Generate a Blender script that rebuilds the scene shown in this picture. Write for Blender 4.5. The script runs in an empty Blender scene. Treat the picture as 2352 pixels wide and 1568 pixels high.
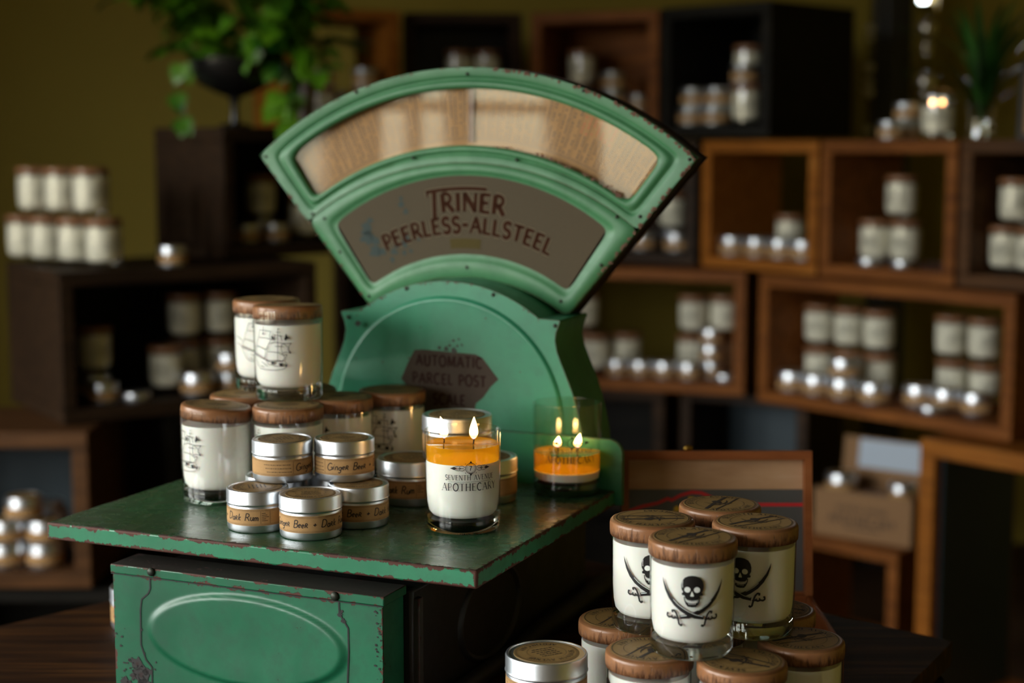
import bpy, math, random
from mathutils import Vector, Matrix
random.seed(7)
R = math.radians
SC = bpy.context.scene
COL = SC.collection
# ------------------------------------------------------------------ camera
FPX, CX, CY, PITCH, CAMZ = 3700.0, 1176.0, 784.0, R(6.87), 1.372
cam = bpy.data.cameras.new('camera'); co = bpy.data.objects.new('camera', cam); COL.objects.link(co)
co.location = (0, 0, CAMZ); co.rotation_euler = (math.pi/2 - PITCH, 0, 0)
cam.sensor_width = 36; cam.lens = 36*FPX/2352; cam.clip_start = .05; cam.clip_end = 60
cam.dof.use_dof = True; cam.dof.focus_distance = 1.655; cam.dof.aperture_fstop = 2.9; cam.dof.aperture_blades = 0
SC.camera = co
# ------------------------------------------------------------------ view, light
SC.view_settings.view_transform = 'Standard'; SC.view_settings.look = 'None'
SC.view_settings.gamma = 1; SC.view_settings.use_curve_mapping = False
SC.view_settings.exposure = 0.0
SC.cycles.max_bounces = 10; SC.cycles.diffuse_bounces = 4; SC.cycles.glossy_bounces = 5
SC.cycles.transmission_bounces = 8; SC.cycles.transparent_max_bounces = 24
SC.cycles.sample_clamp_indirect = 6; SC.cycles.blur_glossy = 0.5
SC.cycles.use_denoising = True
SKY_STRENGTH = 22.0
FLAME_STRENGTH = 26.0
FLAME_LAMP = 0.05

def N(nt, typ, **kw):
    n = nt.nodes.new(typ)
    for k, v in kw.items():
        if k.startswith('i_'):
            n.inputs[k[2:].replace('_', ' ')].default_value = v
        else: setattr(n, k, v)
    return n
def ramp(nt, fac, stops, interp='LINEAR'):
    n = nt.nodes.new('ShaderNodeValToRGB'); n.color_ramp.interpolation = interp
    e = n.color_ramp.elements
    while len(e) < len(stops): e.new(.5)
    for s, (p, c) in zip(e, stops): s.position = p; s.color = (*c, 1) if len(c) == 3 else c
    nt.links.new(fac, n.inputs[0]); return n.outputs[0]
def math_n(nt, op, a, b=None, clamp=False):
    n = nt.nodes.new('ShaderNodeMath'); n.operation = op; n.use_clamp = clamp
    for i, v in enumerate((a, b)):
        if v is None: continue
        if isinstance(v, (int, float)): n.inputs[i].default_value = v
        else: nt.links.new(v, n.inputs[i])
    return n.outputs[0]
def mixc(nt, f, a, b, blend='MIX'):
    n = nt.nodes.new('ShaderNodeMix'); n.data_type = 'RGBA'; n.blend_type = blend
    for i, v in ((0, f), (6, a), (7, b)):
        if isinstance(v, (int, float)): n.inputs[i].default_value = v
        elif isinstance(v, (tuple, list)): n.inputs[i].default_value = (*v[:3], 1)
        else: nt.links.new(v, n.inputs[i])
    return n.outputs[2]

w = bpy.data.worlds.new('world'); SC.world = w; w.use_nodes = True; nt = w.node_tree
bg = nt.nodes['Background']; tc = N(nt, 'ShaderNodeTexCoord'); sep = N(nt, 'ShaderNodeSeparateXYZ')
nt.links.new(tc.outputs['Generated'], sep.inputs[0])
nz = N(nt, 'ShaderNodeTexNoise', i_Scale=9.0, i_Detail=4.0); nt.links.new(tc.outputs['Generated'], nz.inputs['Vector'])
el = math_n(nt, 'ADD', sep.outputs[2], math_n(nt, 'MULTIPLY', math_n(nt, 'SUBTRACT', nz.outputs[0], .5), .10))
skyc = ramp(nt, el, [(0.0, (.27, .25, .18)), (.030, (.34, .33, .23)), (.055, (.80, .84, .84)), (.5, (1.0, .98, .90))])
low = ramp(nt, el, [(0.0, (.34, .33, .26)), (1.0, (.5, .5, .36))])
below = math_n(nt, 'GREATER_THAN', sep.outputs[2], -.12)
nt.links.new(mixc(nt, below, (.20, .18, .12), skyc), bg.inputs[0]); bg.inputs[1].default_value = SKY_STRENGTH

# ------------------------------------------------------------------ materials
def newmat(name):
    m = bpy.data.materials.new(name); m.use_nodes = True
    nt = m.node_tree; return m, nt, nt.nodes['Principled BSDF']
def plain(name, col, rough=.6, metal=0, **kw):
    m, nt, b = newmat(name)
    b.inputs['Base Color'].default_value = (*col, 1); b.inputs['Roughness'].default_value = rough
    b.inputs['Metallic'].default_value = metal
    for k, v in kw.items(): b.inputs[k.replace('_', ' ')].default_value = v
    return m
def objco(nt, scale=(1, 1, 1)):
    tc = N(nt, 'ShaderNodeTexCoord'); mp = N(nt, 'ShaderNodeMapping'); mp.inputs['Scale'].default_value = scale
    nt.links.new(tc.outputs['Object'], mp.inputs[0]); return mp.outputs[0]
def noise(nt, vec, scale, detail=4, rough=.55):
    n = N(nt, 'ShaderNodeTexNoise'); n.inputs['Scale'].default_value = scale; n.inputs['Detail'].default_value = detail
    n.inputs['Roughness'].default_value = rough; nt.links.new(vec, n.inputs['Vector']); return n.outputs[0]
def bump(nt, b, h, dist, strength=1):
    n = N(nt, 'ShaderNodeBump'); n.inputs['Distance'].default_value = dist; n.inputs['Strength'].default_value = strength
    nt.links.new(h, n.inputs['Height']); nt.links.new(n.outputs[0], b.inputs['Normal'])
def wood(name, c1, c2, c3=None, axis=(2, 22, 22), rough=.6, scale=2.0, bmp=.0006, spec=.15):
    m, nt, b = newmat(name); v = objco(nt, axis)
    g = noise(nt, v, scale, 8, .62); g2 = noise(nt, objco(nt), 6, 2)
    c = ramp(nt, g, [(.30, c1), (.52, c2), (.72, c3 or c2)])
    c = mixc(nt, math_n(nt, 'MULTIPLY', g2, .55), c, tuple(x*.45 for x in c1))
    nt.links.new(c, b.inputs['Base Color']); b.inputs['Roughness'].default_value = rough; b.inputs['Specular IOR Level'].default_value = spec
    bump(nt, b, g, bmp); return m
def paint(name, base, dark, rust, edge=1.0, chips=.66, rough=.36, blot=.5, er=.004, scr=0.0, dent=0.0, edges=()):
    """old enamel paint with chips, more of them along edges"""
    m, nt, b = newmat(name); v = objco(nt)
    big = noise(nt, v, 7, 4); fine = noise(nt, v, 150, 5, .7); mid = noise(nt, v, 38, 5, .65)
    bev = N(nt, 'ShaderNodeBevel'); bev.samples = 4; bev.inputs['Radius'].default_value = er
    geo = N(nt, 'ShaderNodeNewGeometry'); dot = N(nt, 'ShaderNodeVectorMath', operation='DOT_PRODUCT')
    nt.links.new(bev.outputs[0], dot.inputs[0]); nt.links.new(geo.outputs['Normal'], dot.inputs[1])
    em = math_n(nt, 'MULTIPLY', math_n(nt, 'SUBTRACT', 1, dot.outputs['Value'], True), 1.5*edge)
    s = math_n(nt, 'ADD', math_n(nt, 'MULTIPLY', mid, .6), math_n(nt, 'MULTIPLY', fine, .4))
    if not edges: s = math_n(nt, 'ADD', s, em)
    else:
        sx = N(nt, 'ShaderNodeSeparateXYZ'); nt.links.new(v, sx.inputs[0]); ds = None
        for (a1, v1), (a2, v2) in edges:
            d = math_n(nt, 'MAXIMUM', math_n(nt, 'ABSOLUTE', math_n(nt, 'SUBTRACT', sx.outputs[a1], v1)), math_n(nt, 'ABSOLUTE', math_n(nt, 'SUBTRACT', sx.outputs[a2], v2)))
            ds = d if ds is None else math_n(nt, 'MINIMUM', ds, d)
        k = math_n(nt, 'SUBTRACT', 1, math_n(nt, 'DIVIDE', ds, er), True)
        s = math_n(nt, 'ADD', s, math_n(nt, 'MULTIPLY', k, edge))
    mask = ramp(nt, s, [(chips, (0, 0, 0)), (chips+.015, (1, 1, 1))])
    c = mixc(nt, ramp(nt, big, [(.38, (0, 0, 0)), (.68, (1, 1, 1))]), base, dark)
    c = mixc(nt, math_n(nt, 'MULTIPLY', ramp(nt, mid, [(.45, (0, 0, 0)), (.7, (1, 1, 1))]), blot), c, tuple(.75*d for d in dark))
    if scr:
        sc = noise(nt, objco(nt, (30, 4, 30)), 5, 6, .7)
        c = mixc(nt, math_n(nt, 'MULTIPLY', ramp(nt, sc, [(.52, (0, 0, 0)), (.75, (1, 1, 1))]), scr), c, (.20, .18, .12))
    rc = mixc(nt, fine, rust, tuple(.35*r for r in rust))
    nt.links.new(mixc(nt, mask, c, rc), b.inputs['Base Color'])
    rr = math_n(nt, 'ADD', math_n(nt, 'MULTIPLY', mid, .28), rough-.10)
    nt.links.new(math_n(nt, 'ADD', rr, math_n(nt, 'MULTIPLY', mask, .35), True), b.inputs['Roughness'])
    hh = math_n(nt, 'SUBTRACT', math_n(nt, 'MULTIPLY', big, .6), math_n(nt, 'MULTIPLY', mask, .35))
    if dent: hh = math_n(nt, 'ADD', hh, math_n(nt, 'MULTIPLY', noise(nt, objco(nt, (18, 45, 20)), 1, 2), dent))
    bump(nt, b, hh, .0008)
    return m
G = (.030, .215, .108); GD = (.018, .155, .074); RU = (.13, .035, .02)
M = {}
M['paint'] = paint('green enamel', G, GD, RU, chips=.665, edge=1.1, er=.005)
M['paint_fan'] = paint('faded green enamel', (.060, .212, .090), (.040, .172, .070), (.12, .05, .025), chips=.715, edge=.9, rough=.42, er=.0025)
_zt, _zb, _xl = .185, .166, -.521
M['paint_plat'] = paint('chipped platform enamel', G, GD, (.12, .035, .02), chips=.655, edge=.26, er=.0075,
    edges=[((2, _zt), (1, 0)), ((2, _zb), (1, 0)), ((2, _zt), (0, 0)), ((2, _zb), (0, 0)), ((0, _xl), (1, 0)), ((0, 0), (1, 0)), ((2, _zt), (0, _xl))])
M['paint_box'] = paint('chipped box enamel', (.011, .138, .064), (.005, .085, .038), (.12, .035, .02), chips=.66, edge=.20, er=.007,
    edges=[((2, .1474), (1, -.002)), ((2, .1375), (1, -.002)), ((0, -.4345), (1, 0)), ((0, -.1035), (1, 0))])
M['paint_top'] = paint('worn dark green enamel', (.020, .085, .036), (.026, .060, .028), (.05, .022, .014), chips=.66, edge=.22, rough=.24, blot=.7, er=.010, scr=.35, dent=1.6, edges=[((2, _zt), (1, 0)), ((2, _zt), (0, 0)), ((2, _zt), (0, _xl))])
M['paint_house'] = paint('deep green enamel', (.03, .235, .125), (.022, .19, .10), RU, chips=.70, edge=.9, rough=.33, er=.003)
M['paint_black'] = paint('shade and chip black enamel', (.009, .009, .008), (.014, .010, .008), (.04, .010, .008), chips=.7, edge=.8, rough=.5)  # near-black: paints in the shade of body and case sides; also chips
M['paint_worn'] = paint('bare worn lid enamel', (.035, .035, .028), (.03, .022, .018), (.10, .03, .02), chips=.6, edge=.8, rough=.5)
M['oak'] = wood('honey wood', (.20, .065, .008), (.38, .125, .014), (.46, .18, .03))
M['rust_wood'] = wood('red brown wood', (.12, .036, .008), (.26, .085, .015), (.34, .12, .025))
M['mid_wood'] = wood('weathered brown wood', (.05, .022, .009), (.12, .052, .018), (.17, .075, .028))
M['dark_wood'] = wood('dark stained wood', (.016, .009, .005), (.040, .021, .010), (.065, .032, .014))
M['black_wood'] = wood('charcoal wood', (.006, .006, .005), (.014, .012, .009), (.02, .016, .012))
M['table'] = wood('table planks', (.014, .006, .003), (.036, .014, .005), (.11, .043, .010), axis=(1.2, 26, 10), rough=.6, scale=2.4, spec=.1)
M['lid_wood'] = wood('turned wooden lid', (.16, .068, .028), (.28, .125, .052), (.34, .16, .07), axis=(1, 1, 1), scale=14, rough=.34, bmp=.0003, spec=.5)
def barkmat():
    m, nt, b = newmat('grooved lid side')
    tc = N(nt, 'ShaderNodeTexCoord'); sp = N(nt, 'ShaderNodeSeparateXYZ'); nt.links.new(tc.outputs['Object'], sp.inputs[0])
    ang = math_n(nt, 'ARCTAN2', sp.outputs[1], sp.outputs[0])
    cmb = N(nt, 'ShaderNodeCombineXYZ'); nt.links.new(math_n(nt, 'MULTIPLY', ang, 14), cmb.inputs[0])
    nt.links.new(math_n(nt, 'MULTIPLY', sp.outputs[2], 60), cmb.inputs[1])
    oi = N(nt, 'ShaderNodeObjectInfo'); nt.links.new(math_n(nt, 'MULTIPLY', oi.outputs['Random'], 40), cmb.inputs[2])
    g = noise(nt, cmb.outputs[0], 1.0, 5, .7)
    hz = N(nt, 'ShaderNodeMapRange'); hz.inputs['From Min'].default_value = 0; hz.inputs['From Max'].default_value = .013
    hz.inputs['To Min'].default_value = .16; hz.inputs['To Max'].default_value = -.12
    nt.links.new(sp.outputs[2], hz.inputs['Value'])
    s = math_n(nt, 'ADD', g, hz.outputs[0])
    mask = ramp(nt, s, [(.48, (0, 0, 0)), (.70, (.85, .85, .85))])
    c = mixc(nt, noise(nt, cmb.outputs[0], .35, 2), (.36, .165, .070), (.24, .10, .040))
    nt.links.new(mixc(nt, mask, c, (.05, .016, .007)), b.inputs['Base Color']); b.inputs['Roughness'].default_value = .34
    bump(nt, b, math_n(nt, 'MULTIPLY', mask, -1), .0006); return m
M['bark'] = barkmat()
def kraftm(name, c, rough=.75, spec=.3):
    m, nt, b = newmat(name); g = noise(nt, objco(nt), 400, 3)
    nt.links.new(mixc(nt, g, c, tuple(x*.78 for x in c)), b.inputs['Base Color']); b.inputs['Roughness'].default_value = rough; b.inputs['Specular IOR Level'].default_value = spec; return m
M['kraft'] = kraftm('kraft paper', (.50, .29, .12)); M['kraft_lid'] = kraftm('kraft lid paper', (.26, .16, .055), .55)
M['card'] = kraftm('cardboard', (.30, .165, .075))
M['ink'] = plain('dark brown ink', (.018, .010, .006), .7)
M['ink_black'] = plain('black print', (.006, .005, .005), .45)
M['tin'] = plain('brushed tin', (.66, .69, .73), .36, 1.0)
M['wax'] = plain('cream wax', (.90, .89, .84), .45, 0, Subsurface_Weight=.25, Subsurface_Scale=.01)
M['wax_far'] = plain('pale wax', (.84, .80, .66), .5)
def thin_glass(name, tint=(.95, .975, .955), ior=1.5, rough=.01, boost=1.0):
    m = bpy.data.materials.new(name); m.use_nodes = True; nt = m.node_tree; nt.nodes.clear()
    o = N(nt, 'ShaderNodeOutputMaterial'); t = N(nt, 'ShaderNodeBsdfTransparent'); g = N(nt, 'ShaderNodeBsdfGlossy')
    t.inputs[0].default_value = (*tint, 1); g.inputs['Roughness'].default_value = rough
    f = N(nt, 'ShaderNodeLayerWeight'); mx = N(nt, 'ShaderNodeMixShader')
    r0 = ((ior-1)/(ior+1))**2; fr = math_n(nt, 'ADD', math_n(nt, 'MULTIPLY', math_n(nt, 'POWER', f.outputs['Facing'], 5.0), 1-r0), r0)
    nt.links.new(math_n(nt, 'MULTIPLY', fr, boost, True), mx.inputs[0]); nt.links.new(t.outputs[0], mx.inputs[1]); nt.links.new(g.outputs[0], mx.inputs[2])
    nt.links.new(mx.outputs[0], o.inputs[0]); return m
M['glass'] = thin_glass('tumbler glass', (.972, .978, .965), 1.62, .01, 1.4)
M['clear'] = thin_glass('clear candle glass', (.945, .957, .94), 1.55, .01, 1.0)
M['pane'] = thin_glass('dial pane', (.97, .97, .96), 1.6, .02, .85)
M['slug'] = plain('thick glass', (.90, .96, .92), .02, 0, Transmission_Weight=1.0, IOR=1.48)
def liquid():
    m = bpy.data.materials.new('melted wax'); m.use_nodes = True; nt = m.node_tree; nt.nodes.clear()
    o = N(nt, 'ShaderNodeOutputMaterial'); t = N(nt, 'ShaderNodeBsdfTransparent'); g = N(nt, 'ShaderNodeBsdfGlossy')
    d = N(nt, 'ShaderNodeBsdfDiffuse'); tr = N(nt, 'ShaderNodeBsdfTranslucent')
    t.inputs[0].default_value = (1, .74, .16, 1); g.inputs['Roughness'].default_value = .02
    d.inputs[0].default_value = (.98, .60, .02, 1); tr.inputs[0].default_value = (1, .66, .04, 1)
    a = N(nt, 'ShaderNodeMixShader'); a.inputs[0].default_value = .6; nt.links.new(d.outputs[0], a.inputs[1]); nt.links.new(tr.outputs[0], a.inputs[2])
    b = N(nt, 'ShaderNodeMixShader'); b.inputs[0].default_value = .5; nt.links.new(t.outputs[0], b.inputs[1]); nt.links.new(a.outputs[0], b.inputs[2])
    f = N(nt, 'ShaderNodeLayerWeight'); c = N(nt, 'ShaderNodeMixShader')
    nt.links.new(math_n(nt, 'ADD', math_n(nt, 'MULTIPLY', math_n(nt, 'POWER', f.outputs['Facing'], 5.0), .95), .04), c.inputs[0]); nt.links.new(b.outputs[0], c.inputs[1]); nt.links.new(g.outputs[0], c.inputs[2]); nt.links.new(c.outputs[0], o.inputs[0]); return m
M['liquid'] = liquid()
def emis(name, col, st):
    m = bpy.data.materials.new(name); m.use_nodes = True; nt = m.node_tree; nt.nodes.clear()
    o = N(nt, 'ShaderNodeOutputMaterial'); e = N(nt, 'ShaderNodeEmission'); e.inputs[0].default_value = (*col, 1); e.inputs[1].default_value = st
    nt.links.new(e.outputs[0], o.inputs[0]); return m
M['flame'] = emis('candle flame', (1.0, .62, .22), FLAME_STRENGTH)
_n = M['flame'].node_tree; _t = N(_n, 'ShaderNodeTexCoord'); _s = N(_n, 'ShaderNodeSeparateXYZ'); _n.links.new(_t.outputs['Object'], _s.inputs[0])
_c = ramp(_n, math_n(_n, 'MULTIPLY', _s.outputs[2], 42), [(.0, (.05, .03, .05)), (.16, (.5, .16, .03)), (.42, (1, .62, .22)), (1, (1, .55, .16))])
_n.links.new(_c, [n for n in _n.nodes if n.type == 'EMISSION'][0].inputs[0])
M['wick'] = plain('charred wick', (.02, .012, .01), .9)
M['screw'] = plain('dull screw head', (.035, .04, .03), .5, .6)
M['plate'] = kraftm('tarnished name plate', (.088, .068, .040), .6, .12)
M['plate_ink'] = plain('faded brown lettering', (.038, .013, .006), .7, 0, Specular_IOR_Level=.05)
M['plate_edge'] = plain('faded pale outline', (.135, .108, .068), .6, 0, Specular_IOR_Level=.1)
M['plate_blue'] = plain('exposed blue grey metal', (.045, .062, .058), .6, 0, Specular_IOR_Level=.1)
M['plate2'] = kraftm('scuffed decal plate', (.066, .048, .034), .55, .15)
M['plate2_ink'] = plain('dark decal lettering', (.030, .011, .008), .6, 0, Specular_IOR_Level=.1)
M['brass'] = plain('aged brass', (.45, .28, .06), .35, 1.0)
M['cedar'] = wood('red cedar', (.24, .07, .022), (.34, .11, .035), (.38, .14, .05), axis=(3, 20, 20), rough=.45)
M['cream_wood'] = wood('pale cedar lining', (.50, .28, .15), (.60, .36, .20), (.65, .41, .25), axis=(6, 30, 30), rough=.6)
M['grey_print'] = plain('grey printed panel', (.085, .083, .08), .5)
M['red_print'] = plain('red printed border', (.60, .02, .025), .5)
M['yellow_print'] = plain('yellow printed ornament', (.65, .42, .03), .5)
M['bluegrey'] = plain('blue grey painted board', (.022, .042, .055), .55)
M['blue_print'] = plain('pale blue printed panel', (.42, .50, .60), .5)
M['chart'] = kraftm('yellowed chart paper', (.46, .25, .095), .6)
M['chart_line'] = plain('chart figures', (.10, .08, .06), .6)
M['chart_red'] = plain('red chart figures', (.55, .14, .06), .6)
M['leaf'] = None
def leafm(name, c1, c2):
    m, nt, b = newmat(name); g = noise(nt, objco(nt), 9, 3)
    nt.links.new(ramp(nt, g, [(.35, c1), (.62, c2)]), b.inputs['Base Color']); b.inputs['Roughness'].default_value = .38
    b.inputs['Transmission Weight'].default_value = 0; return m
M['leaf'] = leafm('glossy green leaf', (.010, .08, .006), (.13, .33, .012))
M['blade'] = leafm('dark green blade', (.010, .045, .006), (.03, .11, .015))
M['bowl'] = plain('black glazed bowl', (.008, .008, .008), .25)
M['white_paint'] = plain('white window paint', (.42, .36, .27), .5)
def wallm(name, c, c2):
    m, nt, b = newmat(name); g = noise(nt, objco(nt), 1.5, 5)
    nt.links.new(mixc(nt, g, c, c2), b.inputs['Base Color']); b.inputs['Roughness'].default_value = .8; return m
M['wall'] = wallm('olive plaster', (.31, .23, .026), (.25, .187, .021))
M['wall_dim'] = wallm('grey brown plaster', (.30, .24, .16), (.26, .21, .14))
M['ceiling'] = wallm('ceiling plaster', (.35, .32, .25), (.30, .28, .22))
M['floor'] = wood('floor boards', (.03, .015, .008), (.06, .03, .014), axis=(2, 16, 2))
M['black'] = plain('black iron', (.01, .01, .011), .35)
M['silver'] = plain('mirror silver', (.85, .83, .78), .28, 1.0)

# ------------------------------------------------------------------ mesh helpers
class MB:
    def __init__(s): s.v = []; s.f = []; s.mi = []
    def add(s, vs, fs, mi=0):
        o = len(s.v); s.v += [tuple(p) for p in vs]
        for f in fs: s.f.append(tuple(i+o for i in f)); s.mi.append(mi)
        return s
    def box(s, x0, x1, y0, y1, z0, z1, mi=0):
        return s.add([(x0,y0,z0),(x1,y0,z0),(x1,y1,z0),(x0,y1,z0),(x0,y0,z1),(x1,y0,z1),(x1,y1,z1),(x0,y1,z1)],
              [(0,3,2,1),(4,5,6,7),(0,1,5,4),(1,2,6,5),(2,3,7,6),(3,0,4,7)], mi)
    def lathe(s, prof, n=48, c=(0, 0, 0), mi=0, closed=False):
        vs = []; fs = []; k = len(prof)
        for r, z in prof:
            for i in range(n):
                a = 2*math.pi*i/n; vs.append((c[0]+r*math.cos(a), c[1]+r*math.sin(a), c[2]+z))
        for j in range(k-1 if not closed else k):
            j2 = (j+1) % k
            for i in range(n):
                i2 = (i+1) % n; fs.append((j*n+i, j*n+i2, j2*n+i2, j2*n+i))
        return s.add(vs, fs, mi)
    def bridge(s, rings, mi=0, closed=True):
        n = len(rings[0]); vs = [p for r in rings for p in r]; fs = []
        for j in range(len(rings)-1):
            for i in range(n if closed else n-1):
                i2 = (i+1) % n; fs.append((j*n+i, j*n+i2, (j+1)*n+i2, (j+1)*n+i))
        return s.add(vs, fs, mi)
    def ngon(s, pts, mi=0, flip=False):
        idx = tuple(range(len(pts))); return s.add(pts, [idx[::-1] if flip else idx], mi)
    def prism(s, pts, f0, f1, mi=0):
        a = [f0(p) for p in pts]; b = [f1(p) for p in pts]
        s.ngon(a, mi); s.ngon(b, mi, True); return s.bridge([b, a], mi)
    def tube(s, pts, r, n=10, mi=0):
        P = [Vector(p) for p in pts]; rings = []
        for i, p in enumerate(P):
            t = (P[min(i+1, len(P)-1)]-P[max(i-1, 0)]).normalized()
            u = t.cross(Vector((0, 0, 1)))
            if u.length < .05: u = t.cross(Vector((0, 1, 0)))
            u.normalize(); q = t.cross(u); rr = r[i] if isinstance(r, (list, tuple)) else r
            rings.append([tuple(p+rr*(math.cos(2*math.pi*k/n)*u+math.sin(2*math.pi*k/n)*q)) for k in range(n)])
        s.bridge(rings, mi); s.ngon(rings[0], mi, True); s.ngon(rings[-1], mi); return s
    def ball(s, c, r, n=16, m=10, mi=0):
        rx, ry, rz = r if isinstance(r, (tuple, list)) else (r, r, r)
        rings = [[(c[0]+rx*math.sin(math.pi*j/m)*math.cos(2*math.pi*i/n), c[1]+ry*math.sin(math.pi*j/m)*math.sin(2*math.pi*i/n), c[2]-rz*math.cos(math.pi*j/m)) for i in range(n)] for j in range(1, m)]
        s.bridge(rings, mi); s.ngon(rings[0], mi, True); s.ngon(rings[-1], mi); return s
    def mesh(s, name, mats, smooth=True, angle=40):
        me = bpy.data.meshes.new(name); me.from_pydata(s.v, [], s.f)
        for m in (mats if isinstance(mats, (list, tuple)) else [mats]): me.materials.append(m)
        me.polygons.foreach_set('material_index', s.mi)
        if smooth:
            me.polygons.foreach_set('use_smooth', [True]*len(me.polygons))
            try: me.set_sharp_from_angle(angle=R(angle))
            except Exception: pass
        me.update(); return me
    def build(s, name, mats, parent=None, loc=(0, 0, 0), rot=(0, 0, 0), smooth=True, angle=40, bevel=0):
        me = s.mesh(name, mats, smooth, angle)
        o = bpy.data.objects.new(name, me); COL.objects.link(o); o.location = loc; o.rotation_euler = rot
        if parent: o.parent = parent
        if bevel:
            b = o.modifiers.new('bevel', 'BEVEL'); b.width = bevel; b.segments = 2; b.limit_method = 'ANGLE'; b.angle_limit = R(50)
        return o
def place_mesh(name, me, parent=None, loc=(0, 0, 0), rot=(0, 0, 0)):
    o = bpy.data.objects.new(name, me); COL.objects.link(o); o.location = loc; o.rotation_euler = rot
    if parent: o.parent = parent
    return o
def tag(o, label=None, cat=None, group=None, kind=None):
    if label: o['label'] = label
    if cat: o['category'] = cat
    if group: o['group'] = group
    if kind: o['kind'] = kind
    return o
def empty(name, loc, rz=0, label=None, cat=None, group=None):
    o = bpy.data.objects.new(name, None); COL.objects.link(o); o.location = loc; o.rotation_euler = (0, 0, rz)
    o.empty_display_size = .05
    return tag(o, label, cat, group)
def struct(o): o['kind'] = 'structure'; return o
def copy_thing(src, loc, rz, label, group=None):
    c = src.copy(); COL.objects.link(c); c.location = loc; c.rotation_euler = (0, 0, rz); c['label'] = label
    if group: c['group'] = group
    for ch in list(src.children):
        d = ch.copy(); COL.objects.link(d); d.parent = c
        for g in list(ch.children):
            e = g.copy(); COL.objects.link(e); e.parent = d
    return c
# pixel ray helpers (only to find real positions on real planes)
def at(px, h, z=0.0):
    """world x,y of the point seen in column px at forward distance h, height z"""
    ax = h*math.cos(PITCH) + (CAMZ-z)*math.sin(PITCH)
    return Vector(((px-CX)/FPX*ax, h, z))
def proj(p):
    d = (p[0], p[1], p[2]-CAMZ); f = d[1]*math.cos(PITCH)-d[2]*math.sin(PITCH); u = d[1]*math.sin(PITCH)+d[2]*math.cos(PITCH)
    return CX+FPX*d[0]/f, CY-FPX*u/f
def arc(cx, cy, rx, ry, a0, a1, n=14):
    return [(cx+rx*math.cos(R(a0+(a1-a0)*i/n)), cy+ry*math.sin(R(a0+(a1-a0)*i/n))) for i in range(n+1)]

# ------------------------------------------------------------------ strokes and lettering
def resample(pts, step):
    out = [pts[0]]
    for a, b in zip(pts, pts[1:]):
        d = math.hypot(b[0]-a[0], b[1]-a[1]); k = max(1, int(math.ceil(d/step)))
        out += [(a[0]+(b[0]-a[0])*i/k, a[1]+(b[1]-a[1])*i/k) for i in range(1, k+1)]
    return out
def ribbon(mb, pts, wd, fn, step=.002, mi=0, taper=None, off=0):
    pts = resample(pts, step); n = len(pts); A = []; B = []
    for i, p in enumerate(pts):
        q0 = pts[max(i-1, 0)]; q1 = pts[min(i+1, n-1)]; dx, dy = q1[0]-q0[0], q1[1]-q0[1]; L = math.hypot(dx, dy) or 1
        ww = wd/2*(taper(i/(n-1)) if taper else 1); nx, ny = -dy/L*ww, dx/L*ww
        if off: p = (p[0]+nx*off, p[1]+ny*off)
        A.append(fn(p[0]+nx, p[1]+ny)); B.append(fn(p[0]-nx, p[1]-ny))
    mb.bridge([A, B], mi, closed=False)
def poly(mb, pts, fn, mi=0):
    """filled star-shaped polygon"""
    cx = sum(p[0] for p in pts)/len(pts); cy = sum(p[1] for p in pts)/len(pts); n = len(pts)
    K = 5; rings = [[fn(cx+(p[0]-cx)*k/K, cy+(p[1]-cy)*k/K) for p in pts] for k in range(1, K+1)]
    mb.bridge(rings, mi); mb.add([fn(cx, cy)]+rings[0], [(0, i+1, (i+1) % n+1) for i in range(n)], mi)
T_, t_ = 1, 0
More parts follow.
